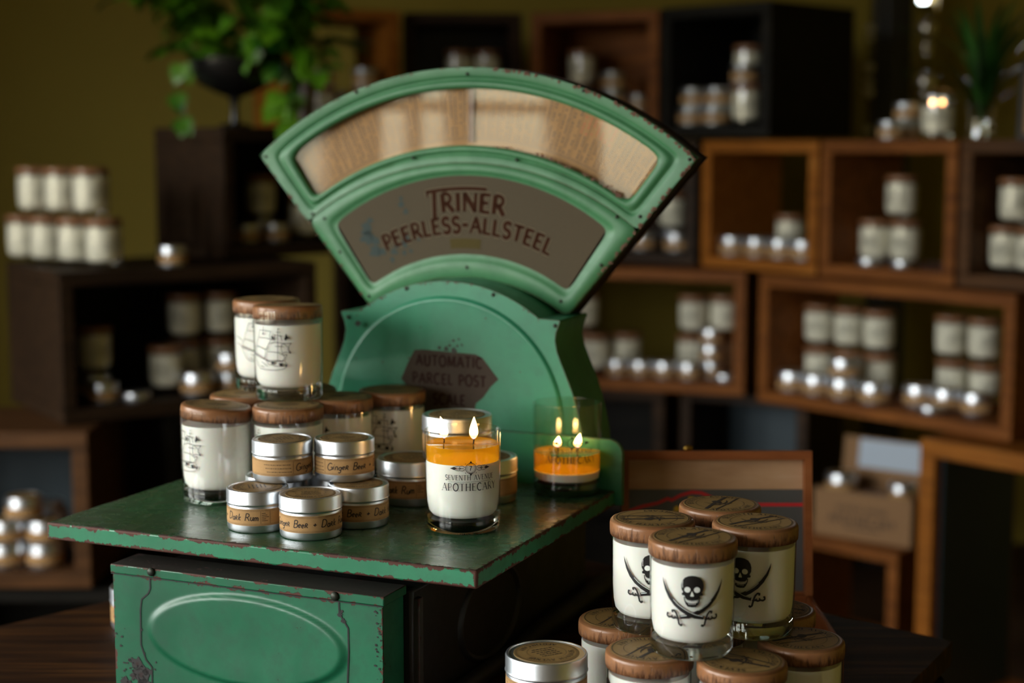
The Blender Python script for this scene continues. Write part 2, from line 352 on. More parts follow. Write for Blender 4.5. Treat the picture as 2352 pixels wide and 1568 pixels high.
FONT = {
 'A': (.80, [(t_, [(.06,0),(.40,1)]), (T_, [(.40,1),(.74,0)]), (t_, [(.18,.36),(.62,.36)])], [(.06,0),(.74,0)]),
 'B': (.64, [(T_, [(.12,0),(.12,1)]), (t_, [(.12,1)]+arc(.32,.76,.20,.24,90,-90,8)+[(.12,.52)]), (t_, [(.12,.52)]+arc(.34,.26,.24,.26,90,-90,8)+[(.12,0)])], []),
 'C': (.76, [(T_, arc(.42,.5,.34,.5,50,310,16))], []),
 'D': (.78, [(T_, [(.12,0),(.12,1)]), (T_, [(.12,1)]+arc(.30,.5,.38,.5,90,-90,12)+[(.12,0)])], []),
 'E': (.62, [(T_, [(.12,0),(.12,1)]), (t_, [(.12,.97),(.54,.97)]), (t_, [(.12,.52),(.46,.52)]), (t_, [(.12,.03),(.56,.03)])], []),
 'G': (.78, [(T_, arc(.42,.5,.34,.5,50,330,16)), (T_, [(.72,.42),(.72,.08)]), (t_, [(.5,.44),(.78,.44)])], []),
 'H': (.82, [(T_, [(.14,0),(.14,1)]), (T_, [(.68,0),(.68,1)]), (t_, [(.14,.52),(.68,.52)])], [(.14,0),(.68,0),(.14,1),(.68,1)]),
 'I': (.30, [(T_, [(.15,0),(.15,1)])], [(.15,0),(.15,1)]),
 'K': (.74, [(T_, [(.12,0),(.12,1)]), (t_, [(.64,1),(.14,.42)]), (T_, [(.26,.56),(.68,0)])], []),
 'L': (.58, [(T_, [(.12,0),(.12,1)]), (t_, [(.12,.03),(.54,.03)])], [(.12,1)]),
 'M': (.96, [(t_, [(.12,0),(.16,1)]), (T_, [(.16,1),(.48,.1)]), (t_, [(.48,.1),(.80,1)]), (T_, [(.80,1),(.84,0)])], [(.12,0),(.84,0)]),
 'N': (.82, [(t_, [(.12,0),(.12,1)]), (T_, [(.12,1),(.70,0)]), (t_, [(.70,0),(.70,1)])], [(.12,0),(.70,1)]),
 'O': (.84, [(T_, arc(.42,.5,.35,.5,0,360,22))], []),
 'P': (.62, [(T_, [(.12,0),(.12,1)]), (t_, [(.12,1)]+arc(.30,.73,.24,.27,90,-90,8)+[(.12,.46)])], [(.12,0)]),
 'R': (.70, [(T_, [(.12,0),(.12,1)]), (t_, [(.12,1)]+arc(.30,.74,.23,.26,90,-90,8)+[(.12,.48)]), (T_, [(.32,.48),(.66,0)])], [(.12,0)]),
 'S': (.60, [(T_, arc(.30,.75,.20,.24,30,270,10)+arc(.30,.26,.22,.25,90,-150,10))], []),
 'T': (.70, [(T_, [(.35,0),(.35,1)]), (t_, [(.04,.97),(.66,.97)])], [(.35,0)]),
 'U': (.80, [(T_, [(.13,1),(.13,.32)]+arc(.40,.32,.27,.32,180,360,10)+[(.67,1)])], [(.13,1),(.67,1)]),
 'V': (.78, [(T_, [(.05,1),(.39,0)]), (t_, [(.39,0),(.73,1)])], [(.05,1),(.73,1)]),
 'Y': (.74, [(T_, [(.05,1),(.37,.5)]), (t_, [(.69,1),(.37,.5)]), (T_, [(.37,.5),(.37,0)])], [(.37,0)]),
 '7': (.60, [(T_, [(.06,.92),(.54,.92)]), (T_, [(.54,.92),(.30,.5),(.22,0)])], []),
 '-': (.46, [(T_, [(.06,.48),(.40,.48)])], []),
 '+': (.60, [(T_, [(.1,.36),(.5,.36)]), (T_, [(.3,.16),(.3,.56)])], []),
 ' ': (.42, [], []),
 'i': (.26, [(T_, [(.08,.02),(.12,.5)]), (T_, [(.16,.66),(.18,.72)])], []),
 'n': (.44, [(T_, [(.06,0),(.08,.5)]), (T_, [(.07,.3)]+arc(.22,.34,.13,.16,160,10,6)+[(.36,0)])], []),
 'g': (.44, [(T_, arc(.20,.26,.15,.22,20,340,10)), (T_, [(.36,.5),(.34,-.1)]+arc(.20,-.14,.15,.18,10,-150,6))], []),
 'e': (.38, [(T_, [(.06,.24),(.30,.30)]+arc(.18,.26,.14,.22,20,320,10))], []),
 'r': (.46, [(T_, [(.07,0),(.08,.56)]), (T_, [(.06,.56),(.24,.58),(.32,.44),(.24,.3),(.08,.28)]), (T_, [(.18,.28),(.38,0)])], []),
 'a': (.42, [(T_, arc(.19,.24,.15,.23,10,350,10)), (T_, [(.35,.48),(.35,.04),(.42,0)])], []),
 'k': (.42, [(T_, [(.07,0),(.08,.9)]), (T_, [(.34,.5),(.10,.26),(.36,0)])], []),
 'u': (.44, [(T_, [(.06,.5),(.07,.15)]+arc(.2,.14,.13,.14,180,340,6)+[(.36,.5),(.38,0)])], []),
 'm': (.62, [(T_, [(.05,0),(.06,.5)]), (T_, [(.06,.3)]+arc(.17,.34,.1,.15,160,10,5)+[(.28,0)]), (T_, [(.28,.3)]+arc(.39,.34,.1,.15,160,10,5)+[(.52,0)])], []),
}
def text_w(s, h, sp=.08): return sum((FONT[c][0]+sp)*h for c in s)-sp*h
def text(mb, s, h, x0, y0, fn, thick=.15, thin=.06, serif=True, sp=.08, mi=0, slant=0, center=False, jit=0, wscale=1.0, step=None):
    if center: x0 -= text_w(s, h, sp)*wscale/2
    x = x0; rnd = random.Random(len(s)*7+int(h*1e5))
    for ch in s:
        adv, strokes, ser = FONT[ch]; dy = rnd.uniform(-jit, jit)*h
        def q(px, py): return (x+(px*h+py*h*slant)*wscale, y0+py*h+dy)
        for wt, pts in strokes: ribbon(mb, [q(*p) for p in pts], (thick if wt else thin)*h, fn, step or h*.22, mi)
        if serif:
            for sx, sy in ser:
                yy = .025 if sy == 0 else .975; ribbon(mb, [q(sx-.12, yy), q(sx+.12, yy)], .05*h, fn, h*.3, mi)
        x += (adv+sp)*h*wscale
    return x
def cyl(rad, eps=.00018, taper=0.0):
    """flat (arc length x, height z) onto a cylinder, centred on -Y"""
    def f(x, z):
        r = rad + taper*z + eps; a = x/rad; return (r*math.sin(a), -r*math.cos(a), z)
    return f
def disc_fn(z): return lambda x, y: (x, y, z)

# ------------------------------------------------------------------ the room
def wall_holes(mb, u0, u1, z0, z1, holes, put):
    """a wall with rectangular openings; put(u0,u1,z0,z1) adds one block"""
    us = sorted(holes); u = u0
    for a, b, c, d in us:
        put(u, a, z0, z1); put(a, b, z0, c); put(a, b, d, z1); u = b
    put(u, u1, z0, z1)
XL, XR, YF, YB, ZC = -2.9, 2.6, -2.6, 5.5, 2.9
WIN = [(-2.25, -1.20, .95, 2.35), (-1.02, -.08, .95, 2.35), (.06, 1.15, .95, 2.35), (1.45, 2.40, .95, 2.35)]  # last opening is added, to brighten the background crates
mb = MB(); wall_holes(mb, YF, YB, 0, ZC, WIN, lambda a, b, c, d: mb.box(XL-.14, XL, a, b, c, d))
struct(mb.build('wall_left', M['wall_dim'], smooth=False))
mb = MB(); HB = [(1.365, 1.43, 1.83, 2.6)]
wall_holes(mb, XL-.14, XR+.14, 0, ZC, HB, lambda a, b, c, d: mb.box(a, b, YB, YB+.14, c, d))
struct(mb.build('wall_back', M['wall'], smooth=False))
struct(MB().box(XR, XR+.14, YF, YB, 0, ZC).build('wall_right', M['wall'], smooth=False))
struct(MB().box(XL-.14, XR+.14, YF-.14, YF, 0, ZC).build('wall_front', M['wall_dim'], smooth=False))
struct(MB().box(XL-.14, XR+.14, YF-.14, YB+.14, -.1, 0).build('floor', M['floor'], smooth=False))
struct(MB().box(XL-.14, XR+.14, YF-.14, YB+.14, ZC, ZC+.1).build('ceiling', M['ceiling'], smooth=False))
for k, (a, b, c, d) in enumerate(WIN):
    mb = MB(); t = .045; x0, x1 = XL-.10, XL-.04
    mb.box(x0, x1, a, a+t, c, d); mb.box(x0, x1, b-t, b, c, d); mb.box(x0, x1, a+t, b-t, c, c+t); mb.box(x0, x1, a+t, b-t, d-t, d)
    zm = 1.52; mb.box(x0, x1, a+t, b-t, zm-.02, zm+.02)
    if k == 1:
        for y, hw in ((-.50, .045), (-.29, .018)): mb.box(x0+.002, x1-.002, y-hw, y+hw, c+t, d-t)
    else: mb.box(x0+.002, x1-.002, (a+b)/2-.018, (a+b)/2+.018, c+t, d-t)
    wo = struct(mb.build('window_%d' % (k+1), M['white_paint'], smooth=False))  # the last of these frames belongs to the added fill opening
    la = bpy.data.lights.new('portal', 'AREA'); la.shape = 'RECTANGLE'; la.size = d-c; la.size_y = b-a; la.cycles.is_portal = True
    lo = bpy.data.objects.new('portal', la); COL.objects.link(lo); lo.location = (XL-.145, (a+b)/2, (c+d)/2); lo.rotation_euler = (0, -math.pi/2, 0)
a, b, c, d = HB[0]
struct(MB().box(a, b, YB+.05, YB+.09, c, c+.03).box(a, b, YB+.05, YB+.09, d-.03, d).build('window_4', M['black'], smooth=False))
# ------------------------------------------------------------------ table
TZ = .777; PZ = .962
def isect(p, d, q, e):
    den = d[0]*e[1]-d[1]*e[0]; s = ((q[0]-p[0])*e[1]-(q[1]-p[1])*e[0])/den; return (p[0]+s*d[0], p[1]+s*d[1])
rc = (.535, 1.897); bc = isect((-.641, 1.961), (.118, .1216), rc, (-.151, .137))
tp = [bc, rc, (rc[0]-.50, rc[1]-.86), (-.50, .90), (-1.12, 1.467)]
tb = empty('wooden_table', ((bc[0]+tp[2][0])/2, 1.6, 0), 0, 'dark stained plank table carrying the green scale and the pirate candle pile', 'table')
def rel(p, z): return (p[0]-tb.location.x, p[1]-tb.location.y, z)
MB().prism(tp, lambda p: rel(p, TZ), lambda p: rel(p, TZ-.028)).build('table_top', M['table'], tb, bevel=.003)
ctr = (sum(p[0] for p in tp)/5, sum(p[1] for p in tp)/5)
ins = [(p[0]+(ctr[0]-p[0])*.03, p[1]+(ctr[1]-p[1])*.03) for p in tp]; ins2 = [(p[0]+(ctr[0]-p[0])*.07, p[1]+(ctr[1]-p[1])*.07) for p in tp]
mb = MB(); zz = (TZ-.028, TZ-.15)
mb.bridge([[rel(p, zz[1]) for p in ins], [rel(p, zz[0]) for p in ins], [rel(p, zz[0]) for p in ins2], [rel(p, zz[1]) for p in ins2], [rel(p, zz[1]) for p in ins]])
mb.build('apron', M['black_wood'], tb, smooth=False)
for p in ins2:
    x, y, _ = rel(p, 0); MB().bridge([[(x+s*a, y+s*b, z) for a, b in ((-1, -1), (1, -1), (1, 1), (-1, 1))] for s, z in ((.018, 0), (.03, TZ-.15), (.03, TZ-.03))]).build('leg', M['black_wood'], tb, smooth=False)

# ------------------------------------------------------------------ the scale
SA = R(-23.2); B0 = (-.0344, 1.534); Z0 = PZ-TZ
sc = empty('parcel_scale', (B0[0], B0[1], TZ), SA, 'old chipped green parcel scale with a fan shaped glazed dial and flat loading platform', 'scale')
def L(u, w, z): return (u, w, z+Z0)
# platform
mb = MB().box(-.521, 0, 0, .402, Z0-.019, Z0); mb.mi[1] = 1
mb.build('platform', [M['paint_plat'], M['paint_top']], sc, bevel=.0022)
mb = MB(); pts = [(-.521, .0), (.009, .0)] + arc(.009-.018, .080-.018, .018, .018, 0, 90, 6) + arc(-.521+.018, .080-.018, .018, .018, 90, 180, 6)
mb.prism(pts, lambda p: L(p[0], .402, p[1]-.018), lambda p: L(p[0], .409, p[1]-.018)); mb.build('back_rail', M['paint_house'], sc, bevel=.0012)
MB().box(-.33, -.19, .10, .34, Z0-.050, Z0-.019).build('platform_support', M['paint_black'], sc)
# front box
BX0, BX1 = -.4355, -.1015
mb = MB().box(BX0, BX1, -.002, .0485, Z0-.0475, Z0-.0376); mb.mi[1] = 1
lid = mb.build('box_lid', [M['paint_box'], M['paint_worn']], sc, bevel=.0012)
nu, nv = 130, 60; X0, X1, Y0, Y1 = BX0+.002, BX1-.003, -.185, -.0475
def hgt(u, v):
    e = math.hypot((u+.267)/.121, (v+.104)/.048)
    t = min(1, max(0, (1.03-e)/.095)); h = .0042*t*t*(3-2*t)
    return h - .0006*max(0, 1-(e/.9)**2)**2
mb = MB(); vs = []; fs = []
for j in range(nv+1):
    for i in range(nu+1):
        u = X0+(X1-X0)*i/nu; v = Y0+(Y1-Y0)*j/nv; vs.append(L(u, -hgt(u, v), v))
for j in range(nv):
    for i in range(nu): k = j*(nu+1)+i; fs.append((k, k+1, k+nu+2, k+nu+1))
mb.add(vs, fs); k = len(mb.v)
mb.add([L(X0, 0, Y0), L(X1, 0, Y0), L(X1, .0465, Y0), L(X0, .0465, Y0), L(X0, 0, Y1), L(X1, 0, Y1), L(X1, .0465, Y1), L(X0, .0465, Y1)], [(1, 2, 6, 5), (2, 3, 7, 6), (3, 0, 4, 7), (0, 3, 2, 1)])
bx = mb.build('front_box', M['paint_box'], sc, angle=50)
def pl(x, z): return L(x, -.0007, z)
for seam in ([(-.3852, -.048), (-.3850, -.060), (-.388, -.066), (-.3965, -.073), (-.3985, -.085), (-.3990, -.124), (-.393, -.140), (-.3855, -.1475), (-.386, -.185)],
             [(-.154, -.049), (-.1535, -.060), (-.150, -.066), (-.1435, -.075), (-.1432, -.1), (-.145, -.133), (-.1455, -.185)]):
    mb = MB(); ribbon(mb, seam, .0017, pl, .004); mb.build('panel_seam', M['ink_black'], bx, smooth=False)
mb = MB(); ribbon(mb, [(BX0+.001, -.0478), (BX1-.001, -.0478)], .0010, lambda x, z: L(x, -.0023, z), .02); mb.build('lid_seam', M['ink_black'], bx, smooth=False)
# chipped bare patches with a shape of their own
rs = random.Random(3)
def chip(mb, x, z, r, fn, n=14):
    pts = [(x+r*math.cos(2*math.pi*i/n)*rs.uniform(.45, 1.2), z+r*math.sin(2*math.pi*i/n)*rs.uniform(.45, 1.2)) for i in range(n)]; poly(mb, pts, fn)
mb = MB()
for x, z, r in ((-.404, -.146, .0085), (-.400, -.157, .011), (-.398, -.168, .010), (-.419, -.171, .009), (-.428, -.180, .010), (-.392, -.153, .006), (-.410, -.160, .005), (-.384, -.172, .006), (-.372, -.178, .006), (-.160, -.1015, .0026), (-.1525, -.0615, .0035), (-.149, -.068, .003), (-.1505, -.058, .002)):
    chip(mb, x, z, r, lambda a, b: L(a, -.0006, b))
for _ in range(46):
    x = rs.gauss(-.412, .013); z = rs.gauss(-.158, .022)
    if x < BX0+.004: continue
    chip(mb, x, z, rs.uniform(.0006, .0022), lambda a, b: L(a, -.0006, b), 8)
for _ in range(34): chip(mb, rs.uniform(BX1-.012, BX1-.004), rs.uniform(-.18, -.05), rs.uniform(.0006, .0018), lambda a, b: L(a, -.0006, b), 8)
mb.build('paint_chips', M['paint_black'], bx, smooth=False)['kind'] = 'stuff'
for x, z in ((-.3815, -.0408), (-.1572, -.0425)): MB().ball(L(x, -.003, z), (.0048, .003, .0048)).build('rivet', M['screw'], sc)
# body under the platform
mb = MB().box(-.40, -.095, .0485, .56, .0005, Z0-.042); bd = mb.build('base_body', M['paint_black'], sc, bevel=.004)  # shade under the platform is painted in as near-black
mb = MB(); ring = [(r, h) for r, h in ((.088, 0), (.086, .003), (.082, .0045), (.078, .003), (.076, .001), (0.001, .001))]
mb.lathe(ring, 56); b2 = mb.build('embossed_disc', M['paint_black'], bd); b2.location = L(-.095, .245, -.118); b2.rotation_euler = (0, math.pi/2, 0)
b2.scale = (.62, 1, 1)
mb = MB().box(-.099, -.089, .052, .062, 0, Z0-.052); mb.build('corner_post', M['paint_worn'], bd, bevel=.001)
MB().tube([L(-.078, .06, -.172), L(-.078, .30, -.172), L(-.078, .36, -.170), L(-.078, .60, -.170)], [.010, .010, .013, .013], 14).build('foot_tube', M['paint_black'], sc)
# circular housing behind the platform
HW = .42; uc = -.231; c0 = (uc, .0401); r0 = .2038
half = [(uc+r0*math.cos(R(a)), .0401+r0*math.sin(R(a))) for a in range(90, 52, -3)]
half += [(uc+.1235, .2018), (uc+.1500, .2008), (uc+.1520, .199), (uc+.1470, .186), (uc+.1455, .176), (uc+.148, .162), (uc+.1535, .148), (uc+.160, .133), (uc+.1665, .118), (uc+.172, .102), (uc+.178, .080), (uc+.183, .055), (uc+.187, .02), (uc+.188, -.015), (uc+.188, -.040)]
out = half + [(2*uc-x, z) for x, z in half[::-1][:-1]]
mb = MB().prism(out, lambda p: L(p[0], HW, p[1]), lambda p: L(p[0], HW+.095, p[1])); hs = mb.build('dial_housing', M['paint_house'], sc, angle=35, bevel=.0012)
mb = MB(); mb.lathe([(.1590, 0), (.1580, .0010), (.1560, .0034), (.1545, .0040), (.152, .0038), (.148, .0036), (.10, .0036), (.001, .0036)], 90)
dd = mb.build('round_cover', M['paint_house'], hs); dd.location = L(uc, HW-.0002, .0663); dd.rotation_euler = (math.pi/2, 0, 0)
nm = [(-.2752, .1555), (-.262, .1565), (-.1905, .1540), (-.181, .1500), (-.1591, .1242), (-.170, .114), (-.180, .100), (-.190, .092), (-.194, .070), (-.268, .070), (-.268, .094), (-.284, .106), (-.2944, .1177), (-.285, .138)]
fH = lambda x, z: L(x, HW-.0044, z)
mb = MB(); poly(mb, nm, lambda x, z: L(x, HW-.0041, z)); pb = mb.build('housing_name_plate', M['plate2'], hs, smooth=False)
mb = MB()
for s, h, y, ws in (('AUTOMATIC', .0135, .1365, .92), ('PARCEL POST', .0135, .1135, .92), ('SCALE', .0135, .088, .9)): text(mb, s, h, uc+.004, y, fH, .20, .17, False, .10, center=True, wscale=ws, jit=.03)
mb.build('lettering', M['plate2_ink'], pb, smooth=False)
mb = MB()
for x, z, r in ((-.2205, .1575, .0045), (-.231, .1590, .004), (-.226, .163, .0025), (-.215, .163, .002), (-.240, .160, .003), (-.209, .165, .0018), (-.2205, .170, .0022), (-.213, .172, .0018), (-.226, .168, .001), (-.3755+.02, .186, .0046)): chip(mb, x, z, r, fH, 10)
mb.build('scuffs', M['screw'], hs, smooth=False)['kind'] = 'stuff'
def screw(parent, u, z, wv, r=.0024): MB().ball(L(u, wv, z), (r, r*.7, r), 12, 8).build('screw', M['screw'], parent)
for u, z in ((-.3755+.003, .1930), (uc+.1455, .194), (uc-.057, .2325), (uc+.063, .2290)): screw(hs, u, z, HW-.0005, .0026)
# fan shaped dial head
FW = .48; fc = -.2335
def solve_arc(cx, cy, r, x): return (x, cy+math.sqrt(max(r*r-(x-cx)**2, 0)))
def arcpts(cx, cy, r, p, q, n):
    a0 = math.atan2(p[1]-cy, p[0]-cx); a1 = math.atan2(q[1]-cy, q[0]-cx)
    o = []
    for i in range(n+1):
        t = i/n; rr = math.hypot(p[0]-cx, p[1]-cy)*(1-t)+math.hypot(q[0]-cx, q[1]-cy)*t
        rr = rr*0 + r if 0 < i < n else rr; a = a0+(a1-a0)*t; o.append((cx+rr*math.cos(a), cy+rr*math.sin(a)))
    return o
def fan(oc, ic, tl, tr, br, bl, n1=64, n2=14, sm=0):
    """closed loop: outer arc tl->tr, right side, inner arc br->bl, left side"""
    o = arcpts(*oc, tl, tr, n1)[:-1]; r = [(tr[0]+(br[0]-tr[0])*i/n2, tr[1]+(br[1]-tr[1])*i/n2) for i in range(n2)]
    b = arcpts(*ic, br, bl, n1)[:-1]; l = [(bl[0]+(tl[0]-bl[0])*i/n2, bl[1]+(tl[1]-bl[1])*i/n2) for i in range(n2)]
    P = o+r+b+l; n = len(P)
    for _ in range(sm): P = [((P[i-1][0]+2*P[i][0]+P[(i+1) % n][0])/4, (P[i-1][1]+2*P[i][1]+P[(i+1) % n][1])/4) for i in range(n)]
    return P
TL, TR = (-.5385, .3990), (.0735, .3975)
BL, BR = (-.3740, .2030), (-.0905, .2025)
def on_side(a, b, t): return (a[0]+(b[0]-a[0])*t, a[1]+(b[1]-a[1])*t)
ML, MR = on_side(TL, BL, .455), on_side(TR, BR, .455)
OUT = fan((-.2343, .0405, .4701), (-.235, .0127, .378), TL, TR, MR, ML, sm=1)
WINC = fan((-.2335, .0500, .4345), (-.2350, .0330, .3797), (-.4925, .3985), (.0290, .3985), (-.0150, .3410), (-.4535, .3410), sm=6)
LOW = fan((-.235, .0127, .378), (-.2345, .0020, .2415), ML, MR, BR, BL, sm=1)
PLC = fan((-.2326, .0612, .3131), (-.2310, .0363, .2377), (-.4255, .3085), (-.0390, .3085), (-.0930, .2305), (-.3710, .2290), sm=3)
def lerp(A, Bc, t, d): return [L(a[0]+(b[0]-a[0])*t, FW+d, a[1]+(b[1]-a[1])*t) for a, b in zip(A, Bc)]
mb = MB()
mb.bridge([lerp(OUT, WINC, t, d) for t, d in ((0, 0), (.36, 0), (.44, .0008), (.50, .0030), (.56, .0030), (.64, .0005), (.72, -.0008), (.86, -.0006), (.96, .0010), (1, .0035), (1, .0085))])
mb.bridge([lerp(LOW, PLC, t, d) for t, d in ((0, 0), (.02, .0012), (.05, .0004), (.40, -.0004), (.62, -.0008), (.74, .0006), (.84, .0022), (1, .0025), (1, .0030))])
# seam line
fan_f = mb.build('fan_face', M['paint_fan'], sc, angle=60)
FULL = arcpts(-.2343, .0405, .4701, TL, TR, 64) + [on_side(TR, BR, t) for t in (.25, .5, .75)] + arcpts(-.2345, .0020, .2415, BR, BL, 40) + [on_side(BL, TL, t) for t in (.25, .5, .75)]
mb = MB(); cx_, cz_ = fc, .36
mb.bridge([[L(p[0]*s+fc*(1-s), FW+d, p[1]*s+.36*(1-s)) for p in FULL] for s, d in ((1, 0), (1.004, .0012), (1.004, .004), (.998, .0048), (.998, .034), (1.008, .034), (1.008, .037))])
mb.ngon([L(p[0]*1.008+fc*-.008, FW+.037, p[1]*1.008-.36*.008) for p in FULL], 0, True)
fcs = mb.build('fan_case', M['paint_black'], sc, angle=40)  # dark sides: shade put into the case colour
fcs.data.materials.append(M['paint_fan'])
for p in fcs.data.polygons[:len(FULL)*2]: p.material_index = 1
def grid_band(C, n1=64, n2=14):
    o = C[:n1+1]; b = C[n1+n2:n1+n2+n1+1][::-1]; return o, b
def band(mb, C, d, mi=0, K=4):
    o, b = grid_band(C); mb.bridge([[L(p[0]+(q[0]-p[0])*k/K, FW+d, p[1]+(q[1]-p[1])*k/K) for p, q in zip(o, b)] for k in range(K+1)], mi, closed=False)
mb = MB(); band(mb, PLC, .0027); npl = mb.build('name_plate', M['plate'], fan_f, smooth=False)
def polar(cx, cy, r, eps):
    def f(x, z):
        a = x/r; rr = r+z; return L(cx+rr*math.sin(a), FW+eps, cy+rr*math.cos(a))
    return f
pf = polar(-.2335, .0400, .288, .00235); pe = polar(-.2335, .0400, .288, .0025)
def tlow(mb, fn, th):
    hq = .0200; text(mb, 'PEERLESS-ALLSTEEL', hq, .000, -.0265, fn, .27+th, .20+th, True, .07, center=True, wscale=.262/text_w('PEERLESS-ALLSTEEL', hq, .07))
def ttop(mb, fn, th):
    text(mb, 'RINER', .0235, -.0345, .0005, fn, .27+th, .20+th, True, .07, wscale=.088/text_w('RINER', .0235, .07))
    ribbon(mb, [(-.0415, .0270), (-.0455, -.0060)], .0058+th*.02, fn, .004); ribbon(mb, [(-.0510, -.0060), (-.0400, -.0060)], .0020+th*.02, fn, .004)
    ribbon(mb, [(-.0520, .0290), (-.0300, .0295), (.026, .0300)], .0046+th*.02, fn, .004); ribbon(mb, [(-.0510, .0230), (-.0510, .031)], .0028+th*.02, fn, .004)
mb = MB(); tlow(mb, pe, .12); ttop(mb, pe, .12); mb.build('lettering_outline', M['plate_edge'], npl, smooth=False)
mb = MB(); tlow(mb, pf, 0); ttop(mb, pf, 0); mb.build('lettering', M['plate_ink'], npl, smooth=False)
mb = MB(); ribbon(mb, [(-.0260, -.0405), (.0235, -.0405)], .0125, polar(-.2335, .0400, .288, .0023), .006); mb.build('small_brass_tag', plain('dull brass tag', (.07, .052, .012), .6, 0, Specular_IOR_Level=.1), npl, smooth=False)
mb = MB()
for x, z, r in ((-.145, .012, .009), (-.150, .002, .010), (-.142, -.006, .008), (-.148, -.018, .009), (-.138, -.024, .007), (-.135, .020, .005), (-.12, -.031, .006), (-.112, -.026, .005), (-.100, -.028, .007), (-.094, -.022, .005), (-.105, -.038, .004), (-.128, -.040, .005), (-.088, .022, .005), (-.084, .012, .004), (-.086, .030, .003), (-.080, -.018, .004), (-.076, -.028, .003), (-.093, -.040, .0035)):
    chip(mb, x, z, r, polar(-.2335, .0400, .288, .0024), 12)
mb.build('bare_patch', M['plate_blue'], npl, smooth=False)['kind'] = 'stuff'
for px_, pz_ in ((-.3897, .4815), (-.2300, .5022), (-.0728, .4790), (-.5290, .3975), (.0640, .3955), (-.4580, .3215), (-.4395, .3160), (-.3075, .3965), (-.1620, .3945), (-.0280, .3250), (.0020, .3260), (-.4170, .2720), (-.0480, .2650), (-.2312, .2570), (-.3745, .2145), (-.1015, .2180)): screw(fan_f, px_, pz_, FW-.0006, .0023)
rs = random.Random(21); mb = MB(); fF = lambda x, z: L(x, FW-.0010, z)
def along(P, n, lo, hi, w0, r0_, r1_):
    for _ in range(n):
        t = rs.uniform(lo, hi)*(len(P)-1); i = int(t); f_ = t-i; a = P[i]; b = P[min(i+1, len(P)-1)]
        x, z = a[0]+(b[0]-a[0])*f_, a[1]+(b[1]-a[1])*f_; d = rs.uniform(0, w0); dx, dz = fc-x, .30-z; l = math.hypot(dx, dz)
        chip(mb, x+dx/l*d, z+dz/l*d, rs.uniform(r0_, r1_), fF, 9)
_oa = OUT[:65]; _rs = [on_side(TR, BR, i/20) for i in range(21)]; _ls = [on_side(TL, BL, i/20) for i in range(21)]
along(_oa, 70, .55, 1.0, .0028, .0008, .0030); along(_oa, 25, 0, .55, .002, .0006, .0016); along(_rs, 60, 0, .75, .0030, .0008, .0030); along(_ls, 30, 0, 1, .0025, .0007, .0018)
_wi = WINC[64+14:64+14+65]; along(_wi, 40, .0, .42, -.004, .0008, .0030)
mb.build('rust_chips', plain('rust brown', (.12, .045, .02), .7), fan_f, smooth=False)['kind'] = 'stuff'
rs = random.Random(8); mb = MB()
for _ in range(60):
    a = rs.uniform(20, 160); r_ = r0-rs.uniform(0, .003); chip(mb, uc+r_*math.cos(R(a)), .0401+r_*math.sin(R(a)), rs.uniform(.0006, .0020), lambda x, z: L(x, HW-.0003, z), 8) if 50 < a < 130 else None
for _ in range(26): chip(mb, rs.uniform(uc-.13, uc+.13), rs.uniform(.0, .20), rs.uniform(.0004, .0014), lambda x, z: L(x, HW-.0042, z), 8)
mb.build('rust_specks', plain('dark rust', (.06, .025, .015), .7), hs, smooth=False)['kind'] = 'stuff'
# chart behind the pane
mb = MB(); CH = [((p[0]+.2335)*1.03-.2335, (p[1]-.42)*1.10+.42) for p in WINC]; band(mb, CH, .0155); ch = mb.build('price_chart', M['chart'], fan_f, smooth=False)
rr_ = random.Random(5); mbk = MB(); mbr = MB(); cf = polar(-.2335, .0420, .405, .0151)
for i in range(-42, 43):
    x = i*.0066 + rr_.uniform(-.0004, .0004); red = 22 < i < 30
    z = -.022
    while z < .034:
        h = rr_.uniform(.0014, .0028)
        if rr_.random() < .80: ribbon((mbr if red and z > .008 else mbk), [(x, z), (x+rr_.uniform(-.0004, .0006), z+h)], .0018, cf, .01)
        z += h + rr_.uniform(.0012, .0022)
    if i % 2 == 0: ribbon(mbk, [(x+.0033, -.024), (x+.0033, .034)], .00035, cf, .03)
for z in (-.0265, -.0245): ribbon(mbk, [(-.30, z), (.30, z)], .0005, cf, .01)
mbk.build('chart_figures', M['chart_line'], ch, smooth=False); mbr.build('chart_red_figures', M['chart_red'], ch, smooth=False)
mb = MB(); ribbon(mb, [(.003, -.030), (.003, .048)], .0075, polar(-.2335, .0420, .405, .0120), .01); mb.build('pointer', plain('brown pointer', (.16, .07, .03), .5), fan_f, smooth=False)
mb = MB(); band(mb, [((p[0]+.2335)*1.005-.2335, (p[1]-.42)*1.02+.42) for p in WINC], .0060); mb.build('dial_pane', M['pane'], fan_f, smooth=False)
